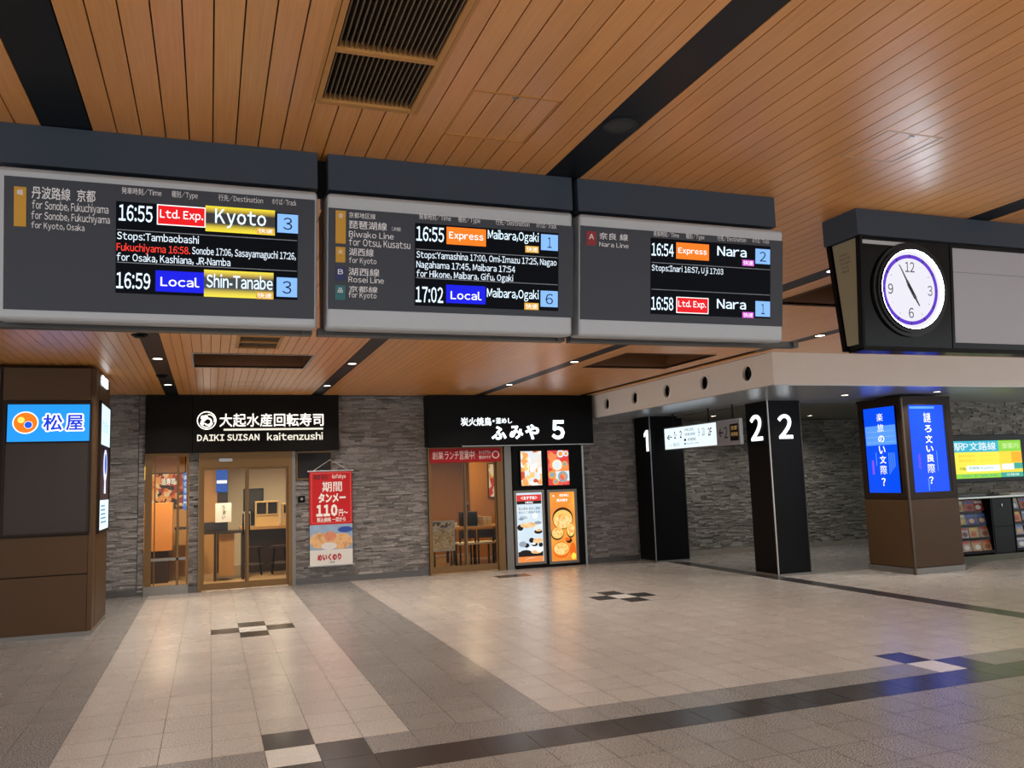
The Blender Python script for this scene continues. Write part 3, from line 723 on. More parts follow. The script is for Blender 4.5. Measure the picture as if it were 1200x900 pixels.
# ------------------------------------------------------------------ left column
XL0, XL1, YL0, YL1 = -2.222, -1.268, 10.9, 12.3
PL = PY(YL0); PLs = PXr(XL1)
t_ = thing('advertising_column', 'dark brown square column with a blue and orange lit shop sign', 'column', ((XL0+XL1)/2, 11.6, 0))
q = MB(); q.box(-3.3, XL0-.02, YL0, YL1, .05, ZC-.04); q.box(XL0-.02, XL1-.02, YL0+.01, YL1-.02, .05, ZC-.04)
q.build('core', M['brown2'], t_)
def LB(a, b): return PL.box(a, b)
zc = lambda y: PL.uv((55, y))[1]
for nm, v0, v1 in (('top_panel', zc(469), ZC-.05), ('middle_panel', zc(674.5), zc(629)), ('bottom_panel', .05, zc(676))):
    q = MB(); q.slab(PL, (XL0, v0, XL1-.05, v1), 0, .012); q.build(nm, M['brown'], t_, bevel=.003)
q = MB(); q.slab(PL, (-3.3, .05, XL0-.03, ZC-.06), 0, .012); q.build('side_return_panel', M['brown'], t_, bevel=.003)
q = MB(); q.poly(Plane((0, 0, 0), (1, 0, 0), (0, 1, 0)), [(XL1-.045, YL0-.012), (XL1+.0, YL0+.03), (XL1+.0, YL0+.28), (XL1-.045, YL0+.28)], .05, ZC-.05); q.build('corner_post', M['brown'], t_)
q = MB(); q.slab(PLs, (YL0+.29, .05, YL1, 1.12), -.02, .004); q.slab(PLs, (YL0+.29, 2.70, YL1, ZC-.05), -.02, .004); q.build('side_panel', M['brown'], t_, bevel=.003)
q = MB(); q.box(-3.3, XL1+.004, YL0-.004, YL1, 0, .05); q.build('base_plinth', M['plinth'], t_)
bz = (XL0+.015, zc(627), PL.uv((104.5, 495))[0]+.034, zc(471.5))
q = MB(); q.frame(PL, bz, .022, 0, .022); q.build('sign_frame', M['brown2'], t_)
q = MB(); q.slab(PL, (bz[0]+.022, bz[1]+.022, bz[2]-.022, zc(519.5)), 0, .008); q.build('blank_screen', M['panelgrey'], t_)
sg = MB(); sb = PL.box((9.5, 474.2), (104.5, 516.5)); sg.slab(PL, sb, 0, .014); sg = sg.build('lit_sign', emis('sign_blue', '#2196f3', 1.05), t_)
fz = zoomer(0, 465, 1200/115)
cu_, cv_ = PL.uv(fz(315, 318)); rr = (PL.uv(fz(475, 318))[0]-cu_)
q = MB(); q.disc(PL, cu_, cv_, rr, .014, .016, 0, ry=rr*.97); q.disc(PL, cu_, cv_, rr*.9, .016, .018, 1, ry=rr*.87)
a = PL.uv(fz(262, 286)); q.disc(PL, a[0], a[1], rr*.27, .018, .020, 2); a = PL.uv(fz(350, 345)); q.disc(PL, a[0], a[1], rr*.33, .018, .020, 0); q.disc(PL, a[0], a[1], rr*.29, .020, .0215, 3)
q.build('round_emblem', [M['white_e'], emis('emblem_orange', '#f57c14', 1), emis('emblem_yellow', '#ffe36a', 1.1), emis('emblem_blue', '#1e5ae0', 1)], sg)
q = MB(); tb_ = [PL.box(fz(535, 218), fz(765, 412)), PL.box(fz(815, 222), fz(1018, 410))]
for ch, b_ in zip('松屋', tb_): q.outlined(PL, ch, b_, .018, .016, 0, 1, .02)
q.build('sign_lettering', [M['white_e'], emis('letter_blue', '#1238d8', 1)], sg)
# side light box of the column
lz0, lz1 = 1.16, 2.70; ly0, ly1 = YL0+.33, YL1-.06
q = MB(); q.frame(PLs, (ly0-.03, lz0-.03, ly1+.03, lz1+.03), .03, -.02, .03); q.build('side_sign_frame', M['brown2'], t_)
q = MB(); q.slab(PLs, (ly0, 2.2, ly1, lz1), -.01, .02, 0); q.slab(PLs, (ly0, 1.52, ly1, 2.2), -.01, .02, 1); q.slab(PLs, (ly0, lz0, ly1, 1.52), -.01, .02, 0)
um = (ly0+ly1)/2
q.disc(PLs, um+.05, 1.95, .17, .02, .024, 2, ry=.2); q.disc(PLs, um+.05, 1.97, .10, .024, .026, 3, ry=.13); q.poly(PLs, [(um-.02, 1.6), (um+.12, 1.6), (um+.09, 1.85), (um+.01, 1.85)], .02, .0245, 2)
for k in range(4): q.text(PLs, '定食', (um-.3+.16*k, 2.36, um-.2+.16*k, 2.52-.03*(k % 2)), .021, 4)
for k in range(5): q.slab(PLs, (um-.3, 1.24+.05*k, um+.25-.04*k, 1.258+.05*k), .02, .0215, 4)
q.build('side_light_box', [emis('lightbox_cyan', '#cfeefc', 1.25), emis('lightbox_dark', '#241c28', .6), emis('lightbox_white', '#e4e8ff', 1.1), emis('lightbox_blue', '#3a5fd8', 1), emis('lightbox_ink', '#5a9cc8', .7)], t_)
q = MB(); q.text(PLs, '松', (YL0+.40, 2.93, YL0+.66, 3.05), .006, 0, .05, .02); q.text(PLs, '屋', (YL0+.72, 2.93, YL0+1.0, 3.05), .006, 0, .05, .02)
q.text(PLs, '松', (YL0+.34, 2.76, YL0+.62, 3.05), .006, 0, .06, .02) if 0 else None
q.build('side_lettering', M['num'], t_)

# ------------------------------------------------------------------ pillars with numerals
def pillar(label, x0, x1, y0, y1, ztop, num, front, left):
    t_ = thing('pillar', label, 'pillar', ((x0+x1)/2, (y0+y1)/2, 0), 'black numbered pillars')
    q = MB(); q.box(x0, x1, y0, y1, .03, ztop); q.build('shaft', M['black'], t_)
    q = MB(); q.box(x0-.004, x0+.013, y0-.004, y0+.013, 0, ztop); q.build('corner_trim', M['steel'], t_)
    q = MB(); q.box(x0+.004, x1+.004, y0-.004, y1+.004, 0, .03); q.build('base_plinth', M['plinth'], t_)
    q = MB(); q.box(x1-.012, x1+.004, y0-.004, y0+.012, .045, ztop); q.build('rear_corner_trim', mat('trim_dark_steel', '#4a4744', .4, .7), t_)
    if front:
        q = MB(); q.text(PY(y0), num, front, .002, 0, .02, .012, 4); q.build('numeral', M['num'], t_)
    if left:
        q = MB()
        if num == '1':
            a_, b_, c_, d_ = left; w_ = c_-a_; h_ = d_-b_
            q.poly(PXl(x0), [(a_+w_*.28, b_), (a_+w_*.62, b_), (a_+w_*.62, d_), (a_+w_*.32, d_), (a_-w_*.10, d_-h_*.16), (a_-w_*.10, d_-h_*.32), (a_+w_*.28, d_-h_*.18)], .002, .014)
        else: q.text(PXl(x0), num, left, .002, 0, .02, .012, 4)
        q.build('numeral', M['num'], t_)
pillar('black square pillar marked 1, farther from the camera', 7.71, 8.42, 13.83, 14.42, 2.69, '1', None, PXl(7.71).box((755.5, 504.5), (763, 528.5)))
pillar('black square pillar marked 2 on two faces, nearer one', 8.155, 8.765, 10.88, 11.45, 2.69, '2', PY(10.88).box((910.5, 485.5), (929, 514)), PXl(8.155).box((879, 487), (894.5, 516)))

# ------------------------------------------------------------------ hanging guide signs between the pillars
PG = PXl(7.88)
t_ = thing('guide_sign', 'lit white hanging guide sign with a left arrow and 1-2', 'sign', PG.pt(-12.75, 2.24))
bx = PG.box((777, 503), (841, 521.3)); g0 = (-13.57, 2.055, -11.90, 2.43)
q = MB(); q.slab(PG, (g0[0]-.02, g0[1]-.02, g0[2]+.02, g0[3]+.02), -.12, 0); q.build('sign_housing', M['steel'], t_)
q = MB(); q.slab(PG, g0, 0, .006); q.build('lit_panel', emis('guide_white', '#e4f3fb', 1.05), t_)
q = MB(); W_, Hh = g0[2]-g0[0], g0[3]-g0[1]
def gb(a, b, c, d): return (g0[0]+W_*a, g0[1]+Hh*b, g0[0]+W_*c, g0[1]+Hh*d)
q.text(PG, '←', gb(.05, .44, .16, .70), .0075, 0, .02); q.text(PG, '1·2', gb(.2, .48, .36, .82), .0075, 0, .02); q.text(PG, '中央口改札', gb(.42, .76, .60, .90), .0075, 0, 0); q.text(PG, '琵琶湖線', gb(.42, .55, .62, .68), .0075, 1, 0)
q.text(PG, '9·10', gb(.68, .48, .80, .84), .0075, 0, 0); q.text(PG, '2F', gb(.86, .45, .93, .80), .0075, 0, .02); q.text(PG, '■ 京都駅', gb(.40, .30, .63, .44), .0075, 0, 0); q.text(PG, '■ Kyoto Line', gb(.40, .12, .68, .24), .0075, 1, 0); q.text(PG, '▭ 出口', gb(.08, .12, .30, .28), .0075, 1, 0)
q.build('sign_lettering', [emis('guide_ink', '#0c1a2a', .4), emis('guide_grey', '#5b7f96', .5)], t_)
q = MB(); q.tube([PG.pt(-13.35, 2.43, -.06), PG.pt(-13.35, 2.69, -.06)], .012); q.tube([PG.pt(-12.2, 2.43, -.06), PG.pt(-12.2, 2.69, -.06)], .012); q.build('hanger', M['black'], t_)
t_ = thing('guide_sign', 'unlit grey hanging guide sign with a dark map panel beside pillar 2', 'sign', PG.pt(-11.4, 2.24))
q = MB(); q.slab(PG, (-11.87, 2.035, -11.24, 2.45), -.06, 0); q.build('sign_housing', M['steel'], t_)
q = MB(); q.slab(PG, (-11.85, 2.055, -11.26, 2.43), 0, .005); q.build('sign_panel', mat('guide_panel_grey', '#8f8b90', .5), t_)
q = MB(); q.slab(PG, (-11.50, 2.10, -11.27, 2.37), .005, .008, 0); q.text(PG, '京都', (-11.47, 2.27, -11.30, 2.34), .009, 1); q.text(PG, '新幹線', (-11.47, 2.17, -11.29, 2.24), .009, 1); q.build('map_panel', [M['black'], emis('map_text', '#d8a860', .5)], t_)
q = MB(); q.text(PG, '←', (-11.82, 2.17, -11.70, 2.32), .006, 0, .03); q.text(PG, '2', (-11.67, 2.15, -11.57, 2.34), .006, 0, .01); q.build('sign_lettering', M['inkp'], t_)
q = MB(); q.tube([PG.pt(-11.5, 2.43, -.06), PG.pt(-11.5, 2.69, -.06)], .012); q.build('hanger', M['black'], t_)

# ------------------------------------------------------------------ kiosk with two blue screens
KX0, KX1, KY0, KY1 = 9.82, 10.80, 9.88, 10.82
t_ = thing('advertising_kiosk', 'brown square kiosk pillar with two tall bright blue screens', 'kiosk', ((KX0+KX1)/2, (KY0+KY1)/2, 0))
q = MB(); q.box(KX0+.02, KX1-.02, KY0+.02, KY1-.02, .09, 2.62); q.build('core', M['brown2'], t_)
q = MB(); q.box(KX0, KX1, KY0, KY1, 0, .09); q.build('base_plinth', M['plinth'], t_)
PKf, PKl = PY(KY0), PXl(KX0)
for P, u0, u1, shot in ((PKf, KX0, KX1, 'front'), (PKl, -KY1, -KY0, 'left')):
    q = MB(); q.slab(P, (u0+.03, .10, u1-.012, 1.10), -.03, 0); q.build('lower_panel', M['brown'], t_, bevel=.003)
    b_ = (u0+.14, 1.16, u1-.15, 2.53)
    q = MB(); q.frame(P, (u0+.03, 1.11, u1-.012, 2.62), .095, -.03, .0); q.frame(P, (b_[0]-.035, b_[1]-.035, b_[2]+.035, b_[3]+.035), .035, -.03, -.006, 1); q.build('screen_frame', [M['brown2'], M['blackg']], t_)
    sc_ = MB(); sc_.slab(P, b_, -.03, -.012)
    m_ = emis('kiosk_blue_'+shot, '#0848e2', 1.12); sc_ = sc_.build('blue_screen', m_, t_)
    W_, Hh = b_[2]-b_[0], b_[3]-b_[1]
    fb = lambda a, b, c, d: (b_[0]+W_*a, b_[1]+Hh*b, b_[0]+W_*c, b_[1]+Hh*d)
    q = MB()
    seq = [('謎', .80, .91), ('ろ', .69, .77), ('文', .57, .66), ('い', .47, .54), ('良', .36, .45), ('際', .24, .34), ('?', .12, .20)] if shot == 'front' else [('楽', .84, .93), ('旅', .72, .81), ('の', .60, .68), ('い', .47, .56), ('文', .36, .45), ('際', .24, .34), ('?', .11, .20)]
    for ch, v0, v1 in seq: q.text(P, ch, fb(.42, v0, .62 if ch != '?' else .55, v1), -.0105, 0, .02 if ch in 'ろ文い良の?' else .0)
    if shot == 'front':
        q.slab(P, fb(.04, .955, .75, .98), -.012, -.0105, 2)
        for k in range(2): q.text(P, '上方文化研究展示会'[k*2:k*2+7], fb(.16+.02*k, .30-.02*k, .22+.02*k, .46), -.0105, 1)
        q.slab(P, fb(.70, .26, .715, .48), -.012, -.0108, 2); q.slab(P, fb(.40, .05, .425, .18), -.012, -.0108, 2)
    else:
        q.slab(P, fb(.02, .57, .98, .79), -.012, -.0113, 2)
        for k in range(3): q.slab(P, fb(.06, .60+.06*k, .94, .605+.06*k), -.0112, -.0109, 3)
        for k in range(5): q.slab(P, fb(.70+.045*k, .24+.02*k, .715+.045*k, .48), -.012, -.0108, 2)
        q.slab(P, fb(.30, .34, .32, .49), -.012, -.0108, 2); q.slab(P, fb(.16, .24, .22, .40), -.012, -.0108, 1)
    q.build('screen_lettering', [M['white_e'], emis('kiosk_pink_'+shot, '#8a50f0', 1), emis('kiosk_pale_'+shot, '#5a98f4', 1), M['sky']], sc_)
q = MB(); q.box(KX0-.008, KX0+.03, KY0-.008, KY0+.03, .0, 2.63); q.build('corner_trim', mat('kiosk_corner_metal', '#4a3a2c', .3, .4), t_, bevel=.008)
q = MB(); q.box(KX0, KX1, KY0, KY1, 2.62, 2.66); q.build('top_cap', M['brown2'], t_)

# ------------------------------------------------------------------ wall screen, counter and leaflet racks on the right
PT = PY(11.09)
t_ = thing('wall_television', 'wide black wall screen showing a yellow and green route notice', 'television', (12.8, 11.08, 1.66))
tb = (11.45, 1.285, 13.80, 2.10)
q = MB(); q.slab(PT, tb, 0, .06); q.build('housing', M['blackg'], t_, bevel=.006)
sb = (11.55, 1.355, 13.60, 2.0); W_, Hh = sb[2]-sb[0], sb[3]-sb[1]
fb = lambda a, b, c, d: (sb[0]+W_*a, sb[1]+Hh*b, sb[0]+W_*c, sb[1]+Hh*d)
q = MB(); q.slab(PT, sb, .06, .063, 0); q.slab(PT, fb(0, .70, .74, 1), .063, .065, 1); q.slab(PT, fb(.74, .70, 1, 1), .063, .065, 2)
q.slab(PT, fb(.74, .14, 1, .70), .063, .0645, 3); q.slab(PT, fb(.36, .18, .74, .34), .063, .065, 4); q.slab(PT, fb(.76, .2, .9, .36), .0645, .066, 4)
q.slab(PT, fb(0, .0, .74, .12), .063, .065, 2); q.slab(PT, fb(.74, 0, 1, .13), .063, .065, 5); q.slab(PT, fb(.9, .22, 1, .38), .0645, .066, 5); q.slab(PT, fb(.88, .40, 1, .68), .0645, .066, 6)
q.text(PT, '駅P文路線', fb(.24, .74, .71, .96), .067, 4, .006); q.text(PT, '御案内', fb(.78, .77, .97, .93), .067, 7)
for k in range(4): q.text(PT, '運転状況お知らせ', fb(.28+.24*(k % 2), .56-.12*(k//2), .46+.24*(k % 2), .64-.12*(k//2)), .0655, 3 if k % 2 else 6)
q.text(PT, '平常運転', fb(.28, .22, .35, .30), .0655, 8); q.text(PT, '京都駅 Kyoto', fb(.38, .22, .66, .31), .067, 5); q.text(PT, '地下鉄線', fb(.30, .03, .70, .09), .067, 5); q.text(PT, '北陸線', fb(.80, .03, .95, .10), .067, 4)
q.build('screen_picture', [emis('tv_yellow', '#f0e84a', 1.0), emis('tv_cyan', '#2fb0c8', 1.0), emis('tv_green', '#8cd23c', 1.0), emis('tv_gold', '#f4d838', 1), emis('tv_white', '#eef4fa', 1), emis('tv_teal', '#3aa890', 1), emis('tv_orange', '#f0b020', 1), emis('tv_pale', '#d8f0b0', 1), emis('tv_ink', '#4a5a10', 1)], t_)

t_ = thing('counter_shelf', 'long dark shelf top with a pale edge above the leaflet racks', 'shelf', (13.2, 10.85, 1.03))
q = MB(); q.box(11.45, 15.0, 10.58, 11.09, 1.03, 1.055); q.build('top_board', M['black'], t_)
q = MB(); q.box(11.45, 15.0, 10.565, 10.58, 1.03, 1.06); q.build('front_edge', mat('shelf_edge_pale', '#b8c0b8', .3, .3), t_)
PR = PY(10.62)
def rack(label, x0, x1, n_shelf):
    t_ = thing('leaflet_rack', label, 'leaflet rack', ((x0+x1)/2, 10.8, 0), 'dark leaflet racks under the wall screen')
    q = MB(); q.box(x0, x1, 10.95, 11.07, .1, 1.03); q.box(x0, x0+.02, 10.62, 10.95, .1, 1.03); q.box(x1-.02, x1, 10.62, 10.95, .1, 1.03); q.build('back_panel', M['black'], t_)
    for k in range(n_shelf):
        z = .14+.215*k; y = 10.63+.03*k
        q = MB(); q.box(x0+.02, x1-.02, y, 10.95, z, z+.012); q.box(x0+.02, x1-.02, y-.008, y, z-.01, z+.035); q.build('shelf', M['blackg'], t_)
    q = MB(); q.box(x0, x1, 10.60, 11.07, 0, .10); q.build('base_plinth', mat('rack_base', '#4a4b34', .5), t_)
    return t_
rack('dark rack with three columns of leaflets next to the kiosk', 11.47, 12.3, 4)
rack('dark leaflet rack at the right edge of the picture', 12.78, 13.7, 4)
t_ = thing('rack_cabinet', 'plain black cabinet between the two leaflet racks', 'cabinet', (12.54, 10.8, 0))
q = MB(); q.box(12.3, 12.78, 10.64, 11.07, .1, 1.03); q.build('body', M['black'], t_)
q = MB(); q.box(12.32, 12.76, 10.625, 10.64, .55, 1.01); q.build('upper_door', mat('cabinet_door', '#101412', .4, 0, .12), t_, bevel=.003)
q = MB(); q.box(12.32, 12.76, 10.625, 10.64, .12, .54); q.build('lower_door', mat('cabinet_door_low', '#131614', .4, 0, .12), t_, bevel=.003)
q = MB(); q.box(12.52, 12.535, 10.61, 10.625, .88, .92); q.build('handle', M['steel'], t_)
q = MB(); q.box(12.3, 12.78, 10.60, 11.07, 0, .1); q.build('base_plinth', mat('rack_base2', '#4a4b34', .5), t_)
LC = [['#a8a070', '#b06060', '#a04038'], ['#98a078', '#4a5a9c', '#4a5c90'], ['#a8a8b8', '#b8a078', '#a08878'], ['#b09888', '#b89868', '#b07848'], ['#98a0b0', '#b85a40'], ['#d08060', '#7894b0'], ['#9aa0b4', '#8aa0b8'], ['#7880a0', '#a0a0b0']]
shelfw = ['lowest', 'second lowest', 'second highest', 'highest']
def leaflet(label, x, z, y, w_, h_, cols, i):
    t_ = thing('leaflet', label, 'leaflet', (x, y, z), 'leaflets standing in the racks')
    tilt = Vector((0, .22, 1)).normalized(); P = Plane((x, y, z), (1, 0, 0), tilt)
    q = MB(); q.slab(P, (-w_/2, 0, w_/2, h_), -.02, 0); q.build('leaflet_stack', M['paper'], t_)
    q = MB(); q.slab(P, (-w_/2+.004, .004, w_/2-.004, h_-.004), 0, .002, 0); q.slab(P, (-w_/2+.015, h_*.72, w_/2-.015, h_*.9), .002, .003, 1); q.disc(P, random.uniform(-.02, .02), h_*.38, w_*.3, .002, .0028, 2, 12, h_*.2)
    q.build('cover', [mat('leaflet_cover', cols, .5, 0, .3, .35, 40), mat('leaflet_title', random.choice(['#c8c8c8', '#c05040', '#d8c060', '#5878b0']), .5), mat('leaflet_picture', random.choice(['#d0b080', '#7a4a30', '#d8d8d0', '#b0603a']), .5, 0, .3, .3, 60)], t_)
for r_ in range(4):
    z = .155+.215*r_; y = 10.665+.03*r_
    for c_ in range(3):
        leaflet(f'{["left", "middle", "right"][c_]} leaflet on the {shelfw[r_]} shelf of the rack by the kiosk', 11.74+.225*c_, z, y, .2, .2, LC[3-r_][c_], c_)
    for c_ in range(2):
        leaflet(f'{["left", "right"][c_]} leaflet on the {shelfw[r_]} shelf of the rack at the right edge', 12.98+.26*c_, z, y, .21, .2, LC[7-r_][c_], c_)
t_ = thing('tray', 'flat dark tray on the shelf end nearest the kiosk', 'tray', (11.95, 10.82, 1.055))
q = MB(); q.box(11.62, 12.3, 10.7, 10.95, 1.055, 1.10); q.build('tray_body', mat('tray_grey', '#43474d', .4), t_, bevel=.012)
t_ = thing('paper_pile', 'low pale pile of papers on the shelf under the wall screen', 'papers', (13.0, 10.8, 1.055))
q = MB(); q.box(12.85, 13.2, 10.7, 10.92, 1.055, 1.085); q.build('sheets', M['paper'], t_, bevel=.004)

# ------------------------------------------------------------------ shop 1: fascia sign
YS1 = 14.22; PS1 = PY(YS1)
t_ = thing('shop_sign', 'wide black shop sign with a round white emblem and lit white characters', 'sign', (.5, 14.3, 2.2))
sx0, sx1 = PS1.uv((171, 495))[0], PS1.uv((397, 495))[0]; xm = PS1.uv((226, 495))[0]; szt, szb = ZC-.004, PS1.uv((285, 529))[1]
q = MB(); q.box(sx0, xm-.003, YS1+.012, YW+.04, szb, szt); q.build('left_panel', M['warmblack'], t_)
q = MB(); q.box(xm+.003, sx1, YS1, YW+.04, szb, szt); q.build('main_panel', M['warmblack'], t_)
fz = zoomer(225, 475, 7.5)
bx = lambda a, b: PS1.box(fz(*a), fz(*b))
q = MB(); q.text(PS1, '大起水産回転寿司', bx((242, 74), (1155, 182)), .004, 0, .006, .02); q.build('large_lettering', M['sign'], t_)
q = MB(); q.slab(PS1, bx((278, 206), (1152, 213)), .002, .012); q.build('underline', M['cream_e'], t_)
q = MB(); q.text(PS1, 'DAIKI SUISAN', bx((45, 258), (592, 308)), .004, 0, .03, .015); q.build('romanised_lettering', M['cream_e'], t_); q = MB(); q.text(PS1, 'kaitenzushi', bx((660, 242), (1150, 302)), .004, 0, .02, .015); q.build('romanised_lettering', M['cream_e'], t_)
eu, ev = PS1.uv(fz(129, 134)); er = PS1.uv(fz(214, 134))[0]-eu
q = MB(); q.ring(PS1, eu, ev, er*.9, er, .002, .016); q.ring(PS1, eu+.12*er, ev-.12*er, er*.28, er*.44, .002, .014, 0, 32, -2.6, 2.9); q.ring(PS1, eu-.02*er, ev-.1*er, er*.58, er*.7, .002, .014, 0, 32, 3.4, 6.0)
q.disc(PS1, eu-.38*er, ev+.32*er, er*.24, .002, .014, 0, 24); q.disc(PS1, eu-.08*er, ev+.42*er, er*.2, .002, .014, 0, 24); q.ring(PS1, eu+.2*er, ev+.05*er, er*.55, er*.66, .002, .014, 0, 24, -.4, 1.7); q.disc(PS1, eu-.44*er, ev-.22*er, er*.18, .002, .014, 0, 24, er*.3)
q.build('round_emblem', M['sign'], t_)

# ------------------------------------------------------------------ shop 1: window and sliding doors
YD = 14.42; PDo = PY(YD)
t_ = tag(thing('window_1', 'narrow bronze framed shop window left of the glass doors', 'window', (-.63, YD, 0)), kind='structure')
q = MB(); w0, w1 = -.955, -.315
q.slab(PDo, (w0, 0, w0+.10, 2.19), -.06, .02); q.slab(PDo, (w1-.03, 0, w1, 2.19), -.06, .02); q.slab(PDo, (w0+.1, 2.15, w1-.03, 2.19), -.06, .018); q.slab(PDo, (w0-.004, .0, w1+.004, .14), -.05, .026, 1); q.slab(PDo, (w0+.1, .52, w1-.03, .56), -.05, .01, 1); q.slab(PDo, (-.49, .14, -.455, 2.15), -.05, .01); q.slab(PDo, (w0+.135, .14, w0+.15, 2.15), -.05, .0)
q.build('window_frame', [M['bronze'], mat('window_base_metal', '#86817a', .35, .7)], t_)
q = MB(); q.slab(PDo, (w0+.1, .14, w1-.03, 2.15), -.025, -.02); q.build('window_glass', M['glass'], t_)
t_ = tag(thing('door_1', 'double sliding glass doors with bronze frames under the wide sign', 'door', (.55, YD, 0)), kind='structure')
d0, d1 = -.165, 1.285
q = MB(); q.slab(PDo, (d0, 0, d0+.05, 2.19), -.08, .03); q.slab(PDo, (d1-.06, 0, d1, 2.19), -.08, .03); q.slab(PDo, (d0+.05, 1.955, d1-.06, 2.19), -.08, .025); q.build('door_frame', M['bronze'], t_)
q = MB(); q.slab(PDo, (d1, 0, d1+.055, 2.19), -.08, .035); q.build('side_jamb', M['plinth'], t_)
q = MB(); q.slab(PDo, (.14, 2.045, .345, 2.105), .025, .05); q.build('door_sensor', M['silver'], t_, bevel=.006)
xm = .575
for k, (a, b) in enumerate(((d0+.05, xm+.03), (xm-.03, d1-.06))):
    dd = -.03*k
    q = MB(); q.frame(PDo, (a, .02, b, 1.95), .035, -.03+dd, 0+dd); q.slab(PDo, (a+.035, .055, b-.035, .12), -.03+dd, dd); lf = q.build('door_leaf', M['bronze'], t_)
    q = MB(); q.slab(PDo, (a+.035, .12, b-.035, 1.915), -.018+dd, -.012+dd); q.build('glass_pane', M['glass'], lf)
    q = MB(); hx = b-.09 if k == 0 else a+.065
    q.slab(PDo, (hx-.012, .85, hx+.012, 1.2), dd, dd+.03); q.build('door_handle', M['black'], lf, bevel=.005)
# display window right of the doors, partly behind the banner
t_ = tag(thing('window_2', 'small dark framed window high beside the glass doors, behind the banner', 'window', (1.65, 14.46, 1.8)), kind='structure')
q = MB(); q.frame(PY(14.47), (1.36, 1.72, 1.95, 2.185), .02, -.0, .02); q.build('window_frame', M['bronze'], t_)
q = MB(); q.slab(PY(14.47), (1.38, 1.74, 1.93, 2.165), 0, .008); q.build('window_glass', mat('dark_window', '#1c1510', .15, 0, .15), t_)
t_ = thing('door_intercom', 'small dark intercom box on the stone wall beside the banner', 'intercom', (1.44, 14.44, 1.38))
q = MB(); q.slab(PY(14.475), (1.39, 1.34, 1.5, 1.45), 0, .04); q.build('intercom_body', M['black'], t_, bevel=.006)
q = MB(); q.disc(PY(14.475), 1.445, 1.40, .022, .04, .046, 0, 20); q.build('button', mat('button_grey', '#8a8884', .4), t_)

# banner
YB = 14.40; PBn = PY(YB)
t_ = thing('hanging_banner', 'red and white hanging banner advertising 110 yen on the stone wall', 'banner', (1.93, YB, .3))
fz = zoomer(355, 545, 7.2); bb_ = PBn.box((362.5, 552.5), (413.5, 661)); u0, v0, u1, v1 = bb_
vm = PBn.uv((388, 614.5))[1]
q = MB(); q.slab(PBn, (u0, vm, u1, v1), -.004, 0, 0); q.frame(PBn, (u0+.03, vm+.03, u1-.02, v1-.03), .008, 0, .001, 1); q.build('red_sheet', [mat('banner_red', '#c01a20', .55, 0, .3, .08, 3), mat('banner_pink', '#d86a60', .5)], t_)
bx = lambda a, b: PBn.box(fz(*a), fz(*b))
q = MB(); q.text(PBn, '期間 限定', bx((90, 82), (210, 122)), .002, 1, .02); q.text(PBn, 'GoTokyo', bx((245, 78), (360, 118)), .002, 0, .02); q.text(PBn, '期間', bx((162, 142), (330, 222)), .002, 0, .012); q.text(PBn, 'タンメー', bx((128, 238), (360, 312)), .002, 0, .05); q.text(PBn, '110', bx((112, 335), (292, 430)), .002, 0, .06); q.text(PBn, '円〜', bx((302, 375), (380, 428)), .002, 0, .02); q.text(PBn, '税込価格 一皿から', bx((118, 445), (360, 472)), .002, 0, .02)
q.build('banner_lettering', [mat('banner_white', '#f2ece4', .5), mat('banner_dark', '#5a1010', .5)], t_)
vp = PBn.uv((388, 644))[1]
q = MB(); q.slab(PBn, (u0, vp, u1, vm), -.004, 0, 0)
for (a, r1, r2, mi) in (((105, 640), .16, .13, 1), ((330, 640), .19, .13, 1), ((230, 600), .10, .08, 2), ((380, 540), .12, .05, 4), ((220, 690), .13, .06, 3)):
    uu, vv = PBn.uv(fz(*a)); uu = min(max(uu, u0+r1), u1-r1); vv = min(max(vv, vp+r2), vm-r2); q.disc(PBn, uu, vv, r1, 0, .001+.0004*mi, mi, 24, r2)
q.build('food_picture', [mat('banner_blue', '#8fa8c0', .5, 0, .3, .35, 6), ramp_emis('banner_food', [(0, '#c89058'), (.5, '#e0b078'), (.8, '#7a4020')], 14, 0, 'NOISE', base=1), mat('banner_salmon', '#d08868', .5, 0, .3, .3, 20), M['paper'], mat('banner_navy', '#2848a0', .5)], t_)
q = MB(); q.slab(PBn, (u0, v0, u1, vp), -.004, 0, 0); q.text(PBn, 'めいくのり', bx((122, 752), (325, 800)), .002, 1, .07); q.text(PBn, 'ご賞味', bx((215, 812), (270, 825)), .002, 2); q.build('white_sheet', [M['paper'], mat('banner_red_text', '#b0202a', .5), M['inkp']], t_)
q = MB(); q.tube([(u0-.03, YB, v1), (u1+.03, YB, v1)], .012); q.build('top_rod', M['silver'], t_)
q = MB(); q.tube([(u0-.03, YB, v0), (u1+.03, YB, v0)], .012); q.build('bottom_rod', M['silver'], t_)
q = MB(); q.tube([(u0+.05, YB, v1), ((u0+u1)/2, YB+.06, v1+.19), (u1-.05, YB, v1)], .004); q.build('hanging_cord', M['paper'], t_)

